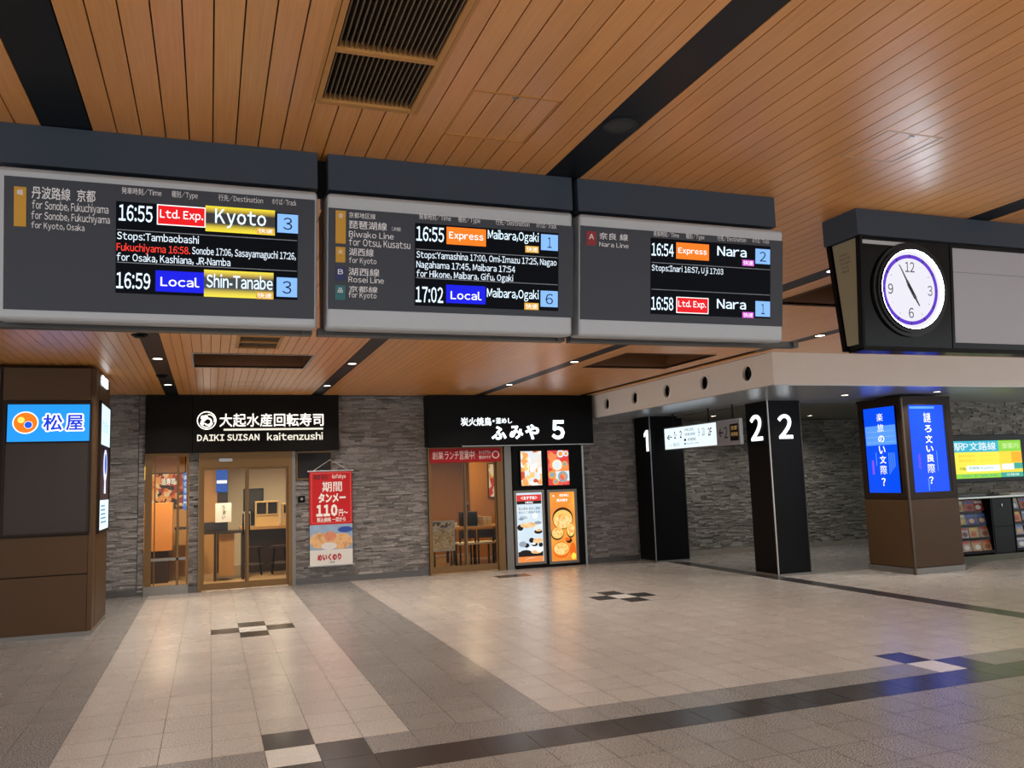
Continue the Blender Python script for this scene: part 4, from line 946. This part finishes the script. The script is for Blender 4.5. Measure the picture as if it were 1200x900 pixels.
# ------------------------------------------------------------------ shop interiors (rooms)
def room(x0, x1, y0, y1, z1, mback, mside, n, lights):
    q = MB(); q.box(x0, x1, y1, y1+.1, 0, z1); struct(q, f'wall_shop_{n}_back', mback)
    q = MB(); q.box(x0-.1, x0, y0, y1, 0, z1); struct(q, f'wall_shop_{n}_left', mside)
    q = MB(); q.box(x1, x1+.1, y0, y1, 0, z1); struct(q, f'wall_shop_{n}_right', mside)
    q = MB(); q.box(x0, x1, y0-.16, y1, -.05, -.001); struct(q, f'floor_shop_{n}', M['shopfloor'])
    q = MB(); q.box(x0, x1, y0, y1, z1, z1+.1); struct(q, f'ceiling_shop_{n}', mat(f'shop_ceiling_{n}', '#a08868', .6))
room(-1.2, 2.9, 14.62, 19.0, 2.5, M['cream'], M['shopwood'], 'one', 0)
room(3.3, 6.4, 14.62, 18.2, 2.5, M['shoporange'], M['shoporange'], 'two', 0)
for k, (x, y, lb) in enumerate([(-.65, 15.6, 'bright round ceiling lamp inside the narrow shop window'), (.5, 15.6, 'ceiling lamp inside the sushi shop behind the left glass door'), (1.4, 17.0, 'ceiling lamp deep inside the sushi shop behind the right door'), (4.0, 15.5, 'ceiling lamp inside the wood walled shop, left of the door seam'), (5.0, 16.4, 'ceiling lamp deep inside the wood walled shop')]):
    t_ = thing('shop_ceiling_lamp', lb, 'ceiling light', (x, y, 2.5), 'lamps inside the shops')
    P = Plane((x, y, 2.5), (1, 0, 0), (0, -1, 0)); q = MB(); q.disc(P, 0, 0, .09, 0, .03, 0, 24); q.build('lamp_shade', M['dlring'], t_)
    q = MB(); q.disc(P, 0, 0, .075, .03, .034, 0, 24); q.build('lamp_lens', M['lens'], t_)
    lamp(t_, x, y, 2.46, SHOP_W*(.9 if k < 3 else .5), (1, .85, .64) if k < 3 else (1, .76, .46), .15, 160)
# shop one contents
Z16 = PY(16.0)
t_ = thing('reception_counter', 'dark framed wooden reception counter behind the left glass door', 'counter', (.15, 16.2, 0))
q = MB(); q.box(-.14, .62, 15.95, 16.45, .82, .86); q.build('countertop', M['darkwood'], t_)
q = MB(); q.box(.16, .42, 15.98, 16.42, .08, .82); q.build('front_panel', M['shopwood'], t_)
for k, (x, y) in enumerate(((-.11, 15.98), (-.11, 16.4), (.10, 15.98), (.57, 16.4), (.57, 15.98))):
    q = MB(); q.box(x-.022, x+.022, y-.022, y+.022, 0, .82); q.build('leg', M['darkwood'], t_)
q = MB(); q.box(-.14, .3, 16.05, 16.4, .86, 1.02); q.build('top_tray', M['darkwood'], t_)
t_ = thing('menu_card', 'white upright card with black brush writing on the reception counter', 'menu card', (.25, 16.05, 1.02))
P = PY(16.0); q = MB(); q.box(.10, .37, 16.0, 16.02, 1.02, 1.36); q.build('card', M['paper'], t_)
q = MB(); q.text(P, 'う', (.2, 1.24, .26, 1.32), .002); q.text(P, 'ま', (.22, 1.16, .28, 1.23), .002); q.text(P, 'い', (.21, 1.08, .27, 1.14), .002); q.build('card_lettering', M['inkp'], t_)
t_ = thing('sushi_counter', 'long wooden eating counter deep in the sushi shop', 'counter', (1.5, 17.0, 0))
q = MB(); q.box(.55, 2.7, 16.9, 17.5, .82, .88); q.build('countertop', M['shopwood'], t_)
q = MB(); q.box(.6, 2.7, 17.1, 17.4, 0, .82); q.build('counter_base', M['darkwood'], t_)
for k, (x, lb) in enumerate(((1.05, 'left wooden box with compartments on the long eating counter'), (1.55, 'right wooden box with compartments on the long eating counter'))):
    t_ = thing('wooden_box', lb, 'box', (x, 17.1, .88), 'wooden boxes on the eating counter')
    q = MB(); P = PY(16.98); z1 = 1.35-.06*k
    q.frame(P, (x-.22, .88, x+.22, z1), .025, -.25, 0); q.slab(P, (x-.2, 1.08, x+.2, 1.10), -.25, 0); q.slab(P, (x-.012, 1.10, x+.012, z1-.02), -.25, 0); q.slab(P, (x-.2, .9, x+.2, 1.08), -.25, -.02); q.build('box_frame', mat('pale_wood%d' % k, '#c8a468', .5, 0, .3, .15, 8), t_)
    q = MB(); q.slab(P, (x-.2, 1.1, x+.2, z1-.02), -.25, -.2); q.build('box_back', M['darkwood'], t_)
t_ = thing('small_monitor', 'small dark monitor standing behind the wooden boxes', 'monitor', (.85, 17.3, .88))
P = PY(17.3); q = MB(); q.box(.62, 1.0, 17.3, 17.34, 1.16, 1.6); q.build('housing', M['black'], t_, bevel=.006)
q = MB(); q.slab(P, (.65, 1.19, .97, 1.57), 0, .002); q.build('screen', emis('monitor_dim', '#4a4238', .5), t_)
q = MB(); q.box(.76, .86, 17.36, 17.44, .88, 1.3); q.build('stand', M['black'], t_)
def stool(name, label, x, y, grp, seatm):
    t_ = thing(name, label, 'stool', (x, y, 0), grp)
    q = MB(); q.disc(Plane((x, y, .48), (1, 0, 0), (0, 1, 0)), 0, 0, .16, 0, .04, 0, 24); q.build('seat', seatm, t_)
    for dx, dy in ((-1, -1), (1, -1), (1, 1), (-1, 1)):
        q = MB(); q.tube([(x+dx*.09, y+dy*.09, .48), (x+dx*.14, y+dy*.14, .0)], .012); q.build('leg', M['black'], t_)
    q = MB(); q.ring(Plane((x, y, .2), (1, 0, 0), (0, 1, 0)), 0, 0, .155, .17, 0, .012, 0, 24); q.build('footrest', M['steel'], t_)
    return t_
s0 = stool('bar_stool', 'dark stool at the eating counter, seen between the door leaves', .78, 16.6, 'stools at the eating counter', M['darkwood'])
s1 = dup(s0, (1.25, 16.6, 0)); s1['label'] = 'dark stool at the eating counter, right behind the right door leaf'
t_ = thing('wall_post', 'tall wooden post with a small blue sign behind the left door', 'post', (0.0, 17.6, 0))
q = MB(); q.box(-.2, .14, 17.5, 17.9, 0, 2.5); q.build('post_body', M['shopwood'], t_)
q = MB(); q.box(.14, .34, 17.5, 17.6, 0, 2.5); q.build('dark_edge', M['darkwood'], t_)
q = MB(); q.slab(PY(17.5), (.12, 1.55, .33, 1.98), 0, .03); q.slab(PY(17.5), (.13, 1.72, .32, 1.78), .03, .032, 1); q.build('blue_sign', [emis('post_blue', '#3866c8', .7), M['white_e']], t_)
# seen through the narrow window
t_ = thing('food_poster', 'large lit sushi poster on the wall inside the narrow window', 'poster', (-.9, 17.3, 1.35))
q = MB(); q.box(-1.2, -.32, 17.33, 17.43, 0, 2.5); struct(q, 'wall_shop_one_partition', M['shopwood'])
P = PY(17.3); q = MB(); q.slab(P, (-1.15, 1.28, -.45, 1.95), -.03, 0); q.build('poster_backing', M['darkwood'], t_)
q = MB(); q.slab(P, (-1.12, 1.30, -.48, 1.93), 0, .004); q.build('poster_picture', ramp_emis('poster_sushi', [(0, '#2a1710'), (.25, '#e07030'), (.45, '#f0c890'), (.6, '#a03018'), (.8, '#f09a50')], 15, .7), t_)
q = MB(); q.text(P, '活寿司', (-.86, 1.72, -.62, 1.85), .006, 0, .03); q.build('poster_lettering', M['cream_e'], t_)
t_ = thing('wooden_cabinet', 'orange wooden cabinet under the sushi poster', 'cabinet', (-.85, 16.3, 0))
q = MB(); q.box(-1.1, -.62, 16.2, 16.7, .56, 1.40); q.build('body', mat('cabinet_orange', '#b87838', .4, 0, .4, .12, 6), t_, bevel=.004)
q = MB(); q.box(-1.05, -.68, 16.25, 16.65, .0, .56); q.build('leg_frame', M['darkwood'], t_)
t_ = thing('side_table', 'dark low table with stools right of the orange cabinet', 'table', (-.4, 16.8, 0))
q = MB(); q.box(-.6, -.22, 16.6, 17.0, .9, .94); q.build('table_top', M['darkwood'], t_)
for x in (-.56, -.26):
    q = MB(); q.box(x-.02, x+.02, 16.62, 16.98, 0, .9); q.build('leg', M['darkwood'], t_)
t_ = thing('vertical_sign', 'narrow blue lit vertical sign at the right side of the window', 'sign', (-.42, 15.3, 1.3))
P = PY(15.3); q = MB(); q.slab(P, (-.42, 1.28, -.355, 1.9), 0, .02); q.build('sign_panel', emis('vertical_blue', '#5a8ad8', .8), t_)
q = MB(); q.tube([(-.388, 15.29, 1.9), (-.388, 15.29, 2.5)], .008); q.build('hanger', M['black'], t_)
q = MB()
for k, ch in enumerate('まぐろ専門'): q.text(P, ch, (-.41, 1.79-.11*k, -.365, 1.86-.11*k), .021)
q.build('sign_lettering', M['white_e'], t_)
t_ = thing('wall_lamp', 'small yellow glowing wall lamp left of the sushi poster', 'lamp', (-1.12, 16.5, 1.95))
q = MB(); q.box(-1.16, -1.08, 16.45, 16.55, 1.82, 2.06); q.build('lamp_shade', emis('lamp_yellow', '#ffc65a', 2), t_, bevel=.01)
q = MB(); q.box(-1.19, -1.05, 16.43, 16.57, 2.06, 2.08); q.build('bracket', M['darkwood'], t_)

# ------------------------------------------------------------------ shop 2: sign
YS2 = 14.16; PS2 = PY(YS2)
t_ = thing('shop_sign', 'black shop sign with lit brush characters ending in a figure 5', 'sign', (5.2, 14.3, 2.2))
a = PS2.uv((502, 495))[0]; b = PS2.uv((694.5, 495))[0]; szb2 = PS2.uv((600, 521.5))[1]
q = MB(); q.box(a, b, YS2, YW+.04, szb2, ZC-.004); q.build('sign_panel', M['black'], t_)
q = MB(); q.box(a+.6, b, YS2-.004, YS2+.02, szb2-.012, szb2); q.build('bottom_trim', M['steel'], t_)
fz = zoomer(535, 480, 1200/135); bx = lambda p, r: PS2.box(fz(*p), fz(*r))
q = MB(); q.text(PS2, '炭火焼鳥', bx((42, 84), (362, 168)), .004, 0, .005, .02); q.text(PS2, '・', bx((374, 108), (392, 130)), .004, 0, .03, .02); q.text(PS2, '釜めし', bx((405, 86), (575, 144)), .004, 0, .008, .02); q.build('small_lettering', M['sign_s'], t_)
q = MB(); q.text(PS2, 'ふ', bx((360, 175), (518, 312)), .004, 0, .03, .02); q.text(PS2, 'み', bx((548, 168), (692, 305)), .004, 0, .03, .02); q.text(PS2, 'や', bx((712, 155), (860, 310)), .004, 0, .03, .02); q.build('large_lettering', M['sign_c'], t_)
q = MB(); q.text(PS2, '5', bx((985, 112), (1125, 310)), .004, 0, .03, .02); q.build('numeral', M['sign_c'], t_)
# doors of shop two
t_ = tag(thing('door_2', 'double glass doors with bronze frames beside the menu light boxes', 'door', (4.3, YD, 0)), kind='structure')
e0, e1 = 3.605, 4.99
q = MB(); q.slab(PDo, (e0, 0, e0+.035, 2.2), -.08, .03); q.slab(PDo, (e1-.12, 0, e1, 2.2), -.08, .03); q.slab(PDo, (e0+.035, 2.14, e1-.12, 2.2), -.08, .02); q.build('door_frame', M['bronze'], t_)
q = MB(); q.slab(PDo, (e1+.03, 0, e1+.16, 2.2), -.08, .035); q.build('side_post', M['plinth'], t_)
for k, (a, b) in enumerate(((e0+.035, 4.30), (4.25, e1-.12))):
    dd = -.03*k
    q = MB(); q.frame(PDo, (a, .02, b, 2.14), .03, -.03+dd, dd); q.slab(PDo, (a+.03, .05, b-.03, .13), -.03+dd, dd); lf = q.build('door_leaf', M['bronze'], t_)
    q = MB(); q.slab(PDo, (a+.03, .13, b-.03, 2.11), -.018+dd, -.012+dd); q.build('glass_pane', M['glass'], lf)
t_ = thing('door_banner', 'red strip banner with white writing across the top of the shop doors', 'banner', (4.3, 14.37, 1.95))
P = PY(14.365); bn = P.box((504, 527.5), (587.5, 541.5)); bn = (bn[0], 1.935, bn[2], 2.185)
q = MB(); q.slab(P, bn, -.006, 0); q.build('banner_cloth', mat('banner_crimson', '#a8141e', .6, 0, .3, .1, 5), t_)
q = MB(); W_, Hh = bn[2]-bn[0], bn[3]-bn[1]
fb = lambda a_, b_, c_, d_: (bn[0]+W_*a_, bn[1]+Hh*b_, bn[0]+W_*c_, bn[1]+Hh*d_)
q.text(P, '創業', fb(.03, .25, .18, .8), .002, 0, .0); q.text(P, 'ランチ営業中!', fb(.2, .2, .62, .85), .002, 0, .004); q.text(P, 'テイクアウト', fb(.68, .52, .85, .82), .002, 0, .02); q.text(P, '受付中です', fb(.68, .2, .85, .45), .002, 0, .02); q.ring(P, bn[0]+W_*.92, bn[1]+Hh*.5, .05, .07, 0, .002, 0, 24)
q.build('banner_lettering', mat('banner_lettering_white', '#e8d8d0', .5), t_)
# contents of shop two
t_ = thing('menu_stand', 'white framed menu board stand inside the left glass door', 'menu board', (4.25, 15.6, 0))
P = PY(15.6); mb_ = (3.93, .30, 4.40, .87)
q = MB(); q.frame(P, mb_, .02, -.03, .0); q.slab(P, (mb_[0]+.02, .72, mb_[2]-.02, .74), -.03, 0); q.build('board_frame', M['silver'], t_)
q = MB(); q.slab(P, (mb_[0]+.02, .32, mb_[2]-.02, .72), -.02, -.006); q.slab(P, (mb_[0]+.02, .74, mb_[2]-.02, .85), -.02, -.006, 1); q.build('menu_picture', [ramp_emis('menu_cells', [(0, '#d8d0b8'), (.5, '#c8b890'), (.75, '#a87838'), (.9, '#403020')], 38, 0, base=.9), ramp_emis('menu_head', [(0, '#403020'), (.5, '#d8d0c0')], 20, 0, base=.8)], t_)
for x in (4.0, 4.33):
    q = MB(); q.tube([(x, 15.62, .3), (x-.02, 15.5, 0)], .012); q.tube([(x, 15.62, .3), (x+.02, 15.75, 0)], .012); q.build('leg', M['darkwood'], t_)
t_ = thing('dining_table', 'long wooden dining table inside the wood walled shop', 'table', (4.95, 16.1, 0))
q = MB(); q.box(4.42, 5.55, 15.9, 16.5, .68, .72); q.build('table_top', mat('table_oak', '#b98a50', .35, 0, .5, .15, 6), t_)
for x, y in ((4.48, 15.95), (5.49, 15.95), (4.48, 16.45), (5.49, 16.45)):
    q = MB(); q.box(x-.025, x+.025, y-.025, y+.025, 0, .68); q.build('leg', M['darkwood'], t_)
def chair(label, x, y, seatm):
    t_ = thing('dining_chair', label, 'chair', (x, y, 0), 'dining chairs at the long table')
    q = MB(); q.box(x-.17, x+.17, y-.17, y+.17, .40, .44); q.build('seat', seatm, t_, bevel=.008)
    for dx, dy in ((-1, -1), (1, -1), (1, 1), (-1, 1)):
        q = MB(); q.box(x+dx*.15-.014, x+dx*.15+.014, y+dy*.15-.014, y+dy*.15+.014, 0, .40 if dy > 0 else .66); q.build('leg', M['black'], t_)
    q = MB(); q.box(x-.16, x+.16, y-.165, y-.145, .52, .68); q.build('backrest', M['darkwood'], t_)
    return t_
c0 = chair('dark dining chair at the left end of the long table', 4.62, 15.65, mat('seat_white', '#c8b89a', .5))
c1 = dup(c0, (4.98, 15.65, 0)); c1['label'] = 'dark dining chair at the middle of the long table, right of the door seam'
c2 = chair('wooden seated dining chair at the right end of the long table', 5.36, 15.62, mat('seat_wood', '#b98848', .4))
t_ = thing('condiment_box', 'black square box standing on the long dining table', 'box', (4.82, 16.1, .72))
q = MB(); q.box(4.67, 4.98, 16.0, 16.25, .72, .98); q.build('box_body', M['black'], t_, bevel=.006)
q = MB(); q.box(4.66, 4.99, 15.99, 16.26, .98, 1.0); q.build('lid', M['darkwood'], t_)
t_ = thing('bottle', 'dark bottle standing behind the black box on the table', 'bottle', (4.86, 16.32, .72))
q = MB(); P = Plane((4.9, 16.36, .72), (1, 0, 0), (0, 1, 0)); q.disc(P, 0, 0, .045, 0, .3, 0, 20); q.disc(P, 0, 0, .018, .3, .42, 0, 16); q.build('bottle_body', M['darkwood'], t_)
q = MB(); q.disc(P, 0, 0, .02, .42, .45, 0, 16); q.build('cap', M['steel'], t_)
for k, x in enumerate((5.06, 5.16, 5.26)):
    t_ = thing('menu_folder', ['left pale menu folder standing on the dining table', 'middle pale menu folder standing on the dining table', 'right pale menu folder standing on the dining table'][k], 'menu', (x, 16.1, .72), 'menu folders on the dining table')
    q = MB(); q.box(x-.045, x+.045, 16.08, 16.2, .72, .90-.01*k); q.build('folder', mat('folder_pale%d' % k, '#d0b890', .5), t_)
    q = MB(); q.box(x-.04, x+.04, 16.078, 16.08, .82, .86); q.build('label_strip', M['paper'], t_)
t_ = thing('cup', 'small white cup on the left end of the dining table', 'cup', (4.52, 16.0, .72))
q = MB(); P = Plane((4.52, 16.0, .72), (1, 0, 0), (0, 1, 0)); q.ring(P, 0, 0, .036, .042, 0, .09, 0, 24); q.disc(P, 0, 0, .037, 0, .01, 0, 24); q.build('cup_body', M['paper'], t_)
t_ = thing('wall_poster', 'narrow framed food poster on the orange wood wall', 'poster', (5.7, 17.2, 1.2))
P = PY(17.15); pb = P.box((571, 543), (581.5, 583)); pb = (pb[0], pb[1], pb[2], pb[3])
q = MB(); q.frame(P, pb, .02, -.03, .01); q.build('poster_frame', M['darkwood'], t_)
q = MB(); q.slab(P, (pb[0]+.02, pb[1]+.02, pb[2]-.02, pb[3]-.02), -.03, 0); q.build('poster_picture', ramp_emis('poster_narrow', [(0, '#c83020'), (.4, '#f0e0c0'), (.7, '#e0a040')], 6, .35, base=.5), t_)
q = MB(); q.box(5.2, 6.3, 17.18, 17.3, 0, 2.5); struct(q, 'wall_shop_two_partition', M['shoporange'])

# ------------------------------------------------------------------ menu light boxes right of the shop doors
q = MB(); q.box(5.185, 6.555, 14.40, 14.62, 0, 2.2); struct(q, 'trim_16', M['black'])
q = MB(); q.box(6.555, 6.59, 14.38, 14.52, 0, 2.2); struct(q, 'trim_17', M['steel'])
PLb = PY(14.38)
def lightbox(name, label, b, fill, frame, group):
    t_ = thing(name, label, 'light box', PLb.pt((b[0]+b[2])/2, b[1]), group)
    fw = frame; q = MB(); q.frame(PLb, (b[0]-fw, b[1]-fw, b[2]+fw, b[3]+fw), fw, -.02, .015)
    q.build('frame', M['black'] if frame < .03 else mat('display_frame_grey', '#77726a', .35, .6), t_)
    q = MB(); fill(q, b, t_)
    return t_
def fb_(b, a0, b0, c0, d0): return (b[0]+(b[2]-b[0])*a0, b[1]+(b[3]-b[1])*b0, b[0]+(b[2]-b[0])*c0, b[1]+(b[3]-b[1])*d0)
foodA = ramp_emis('food_collage', [(0, '#e8e0d8'), (.3, '#f0a050'), (.5, '#f8f0e8'), (.65, '#c84a28'), (.8, '#dce4ea'), (.9, '#f0c878')], 12, 1.0)
def fillA(q, b, t_):
    q.slab(PLb, b, -.02, 0, 0); q.build('picture', [foodA], t_)
    q = MB(); q.text(PLb, 'うまい', fb_(b, .3, .42, .7, .62), .002, 0, .03); q.build('lettering', M['white_e'], t_)
def fillB(q, b, t_):
    q.slab(PLb, b, -.02, 0, 0); q.slab(PLb, fb_(b, .35, .12, 1, .4), 0, .001, 2)
    for (a, v, r, mi) in ((.45, .58, .1, 1), (.62, .9, .07, 2), (.88, .9, .07, 2), (.7, .24, .1, 4), (.2, .3, .08, 3), (.8, .6, .06, 3), (.35, .1, .06, 3)):
        u, vv = fb_(b, a, v, a, v)[:2]; r_ = min(r, b[2]-u, u-b[0]); q.disc(PLb, u, vv, r_, 0, .003, mi, 24); q.disc(PLb, u, vv, r_*.6, .003, .004, (mi+1) % 5, 20)
    q.build('picture', [ramp_emis('food_red', [(0, '#d83830'), (.5, '#e85848'), (.75, '#f08848')], 8, 1), emis('dish_cream', '#f8e8d0', 1), emis('dish_pale', '#dce8f0', 1), emis('dish_orange', '#f09a40', 1), emis('dish_teal', '#8aa8a8', 1)], t_)
def fillC(q, b, t_):
    q.slab(PLb, b, -.02, 0, 0); q.slab(PLb, fb_(b, .02, .88, .98, .97), 0, .001, 1); q.slab(PLb, fb_(b, .02, .835, .98, .88), 0, .001, 2); q.slab(PLb, fb_(b, .02, .0, .98, .08), 0, .001, 3)
    q.slab(PLb, fb_(b, .02, .08, .98, .15), 0, .001, 2)
    for (a, v, r, ry, mi) in ((.45, .53, .16, .05, 4), (.13, .50, .06, .055, 2), (.17, .62, .05, .02, 6), (.72, .66, .05, .05, 5), (.82, .56, .07, .03, 6), (.82, .43, .08, .04, 2), (.84, .45, .06, .02, 4), (.8, .30, .10, .045, 4), (.55, .31, .05, .045, 2), (.85, .17, .08, .045, 5), (.58, .19, .10, .035, 5), (.2, .26, .07, .05, 6), (.35, .24, .05, .04, 2), (.3, .15, .1, .03, 2), (.72, .14, .10, .03, 4), (.66, .25, .06, .035, 2), (.62, .26, .04, .02, 5), (.9, .24, .04, .04, 2)):
        u, vv = fb_(b, a, v, a, v)[:2]; r = min(r, b[2]-u, u-b[0]); q.disc(PLb, u, vv, r, .0, .0015+.0002*mi, mi, 24, ry)
    q.build('picture', [ramp_emis('menu_paleblue', [(0, '#b4cfe2'), (.5, '#d0e2ee'), (.7, '#e8f0f4')], 4, .95, 'NOISE'), emis('menu_red', '#d83a34', 1), emis('menu_dark', '#2a2522', .6), emis('menu_orange', '#e88a48', 1), ramp_emis('menu_food', [(0, '#8a4a20'), (.4, '#e8b070'), (.7, '#f4dcb0')], 14, 1, 'NOISE'), emis('menu_white', '#f8f4ee', 1), emis('menu_grey', '#9aa8b4', .9)], t_)
    q = MB(); q.text(PLb, '<おすすめ>', fb_(b, .18, .90, .82, .95), .003, 0, .03); q.text(PLb, 'MENU', fb_(b, .35, .845, .65, .872), .003, 0, .03); q.text(PLb, '炭火焼鳥 釜めし御膳', fb_(b, .08, .75, .92, .79), .003, 1); q.text(PLb, '焼きたて唐揚げ定食', fb_(b, .08, .70, .92, .735), .003, 1); q.text(PLb, '980', fb_(b, .12, .62, .4, .66), .003, 1); q.text(PLb, '御膳セット', fb_(b, .2, .02, .8, .06), .003, 0, .02); q.build('lettering', [M['white_e'], emis('menu_ink', '#4a5058', .5)], t_)
def fillD(q, b, t_):
    q.slab(PLb, b, -.02, 0, 0)
    for k, (a, v, r, ry, mi) in enumerate(((.50, .615, .205, .20, 3), (.50, .60, .19, .17, 4), (.50, .575, .175, .125, 1), (.26, .395, .125, .115, 3), (.27, .405, .115, .10, 4), (.28, .41, .095, .075, 1), (.80, .43, .085, .13, 3), (.80, .44, .08, .115, 4), (.81, .44, .068, .085, 1), (.72, .29, .06, .05, 3), (.66, .31, .05, .03, 2), (.40, .16, .165, .15, 2), (.40, .175, .15, .115, 4), (.40, .175, .135, .095, 1), (.86, .15, .06, .13, 2), (.88, .06, .045, .06, 5))):
        u, vv = fb_(b, a, v, a, v)[:2]; r = min(r, b[2]-u, u-b[0]); q.disc(PLb, u, vv, r, 0, .001+.0005*k, mi, 32, ry)
    q.build('picture', [ramp_emis('menu_amber', [(0, '#b85a18'), (.45, '#e88a28'), (.75, '#f6b84a')], 2.2, 1, 'NOISE'), ramp_emis('bowl_food', [(.2, '#d86a20'), (.45, '#f4b050'), (.6, '#fce0a0'), (.75, '#e05a28')], 22, 1.05, 'NOISE'), emis('bowl_orange', '#e8681c', 1), emis('bowl_dark', '#4a2814', .7), emis('bowl_gold', '#f4c868', 1), emis('bowl_yellow', '#fcd848', 1.1)], t_)
    q = MB(); q.text(PLb, '名物 釜めし', fb_(b, .4, .93, .78, .97), .003, 0, .03); q.text(PLb, '炭火焼き', fb_(b, .28, .86, .72, .90), .003, 0, .03); q.text(PLb, '旬', fb_(b, .12, .93, .2, .96), .003, 0, .03); q.build('lettering', M['white_e'], t_)
px = lambda a, b: PLb.box(a, b)
lightbox('poster_light_box', 'upper left lit food poster above the menu displays', px((609.5, 529), (635.5, 568.5)), fillA, .022, 'lit food posters beside the shop door')
lightbox('poster_light_box', 'upper right lit red food poster above the menu displays', px((641, 528), (667.5, 568)), fillB, .022, 'lit food posters beside the shop door')
lightbox('menu_display', 'tall lit pale blue menu display with a red heading', px((604.5, 578), (637.5, 657.5)), fillC, .045, 'tall lit menu displays beside the shop door')
lightbox('menu_display', 'tall lit orange menu display showing bowls of food', px((643.5, 577), (676, 656)), fillD, .045, 'tall lit menu displays beside the shop door')

bpy.data.objects.remove(_to); bpy.data.scenes.remove(_ts)
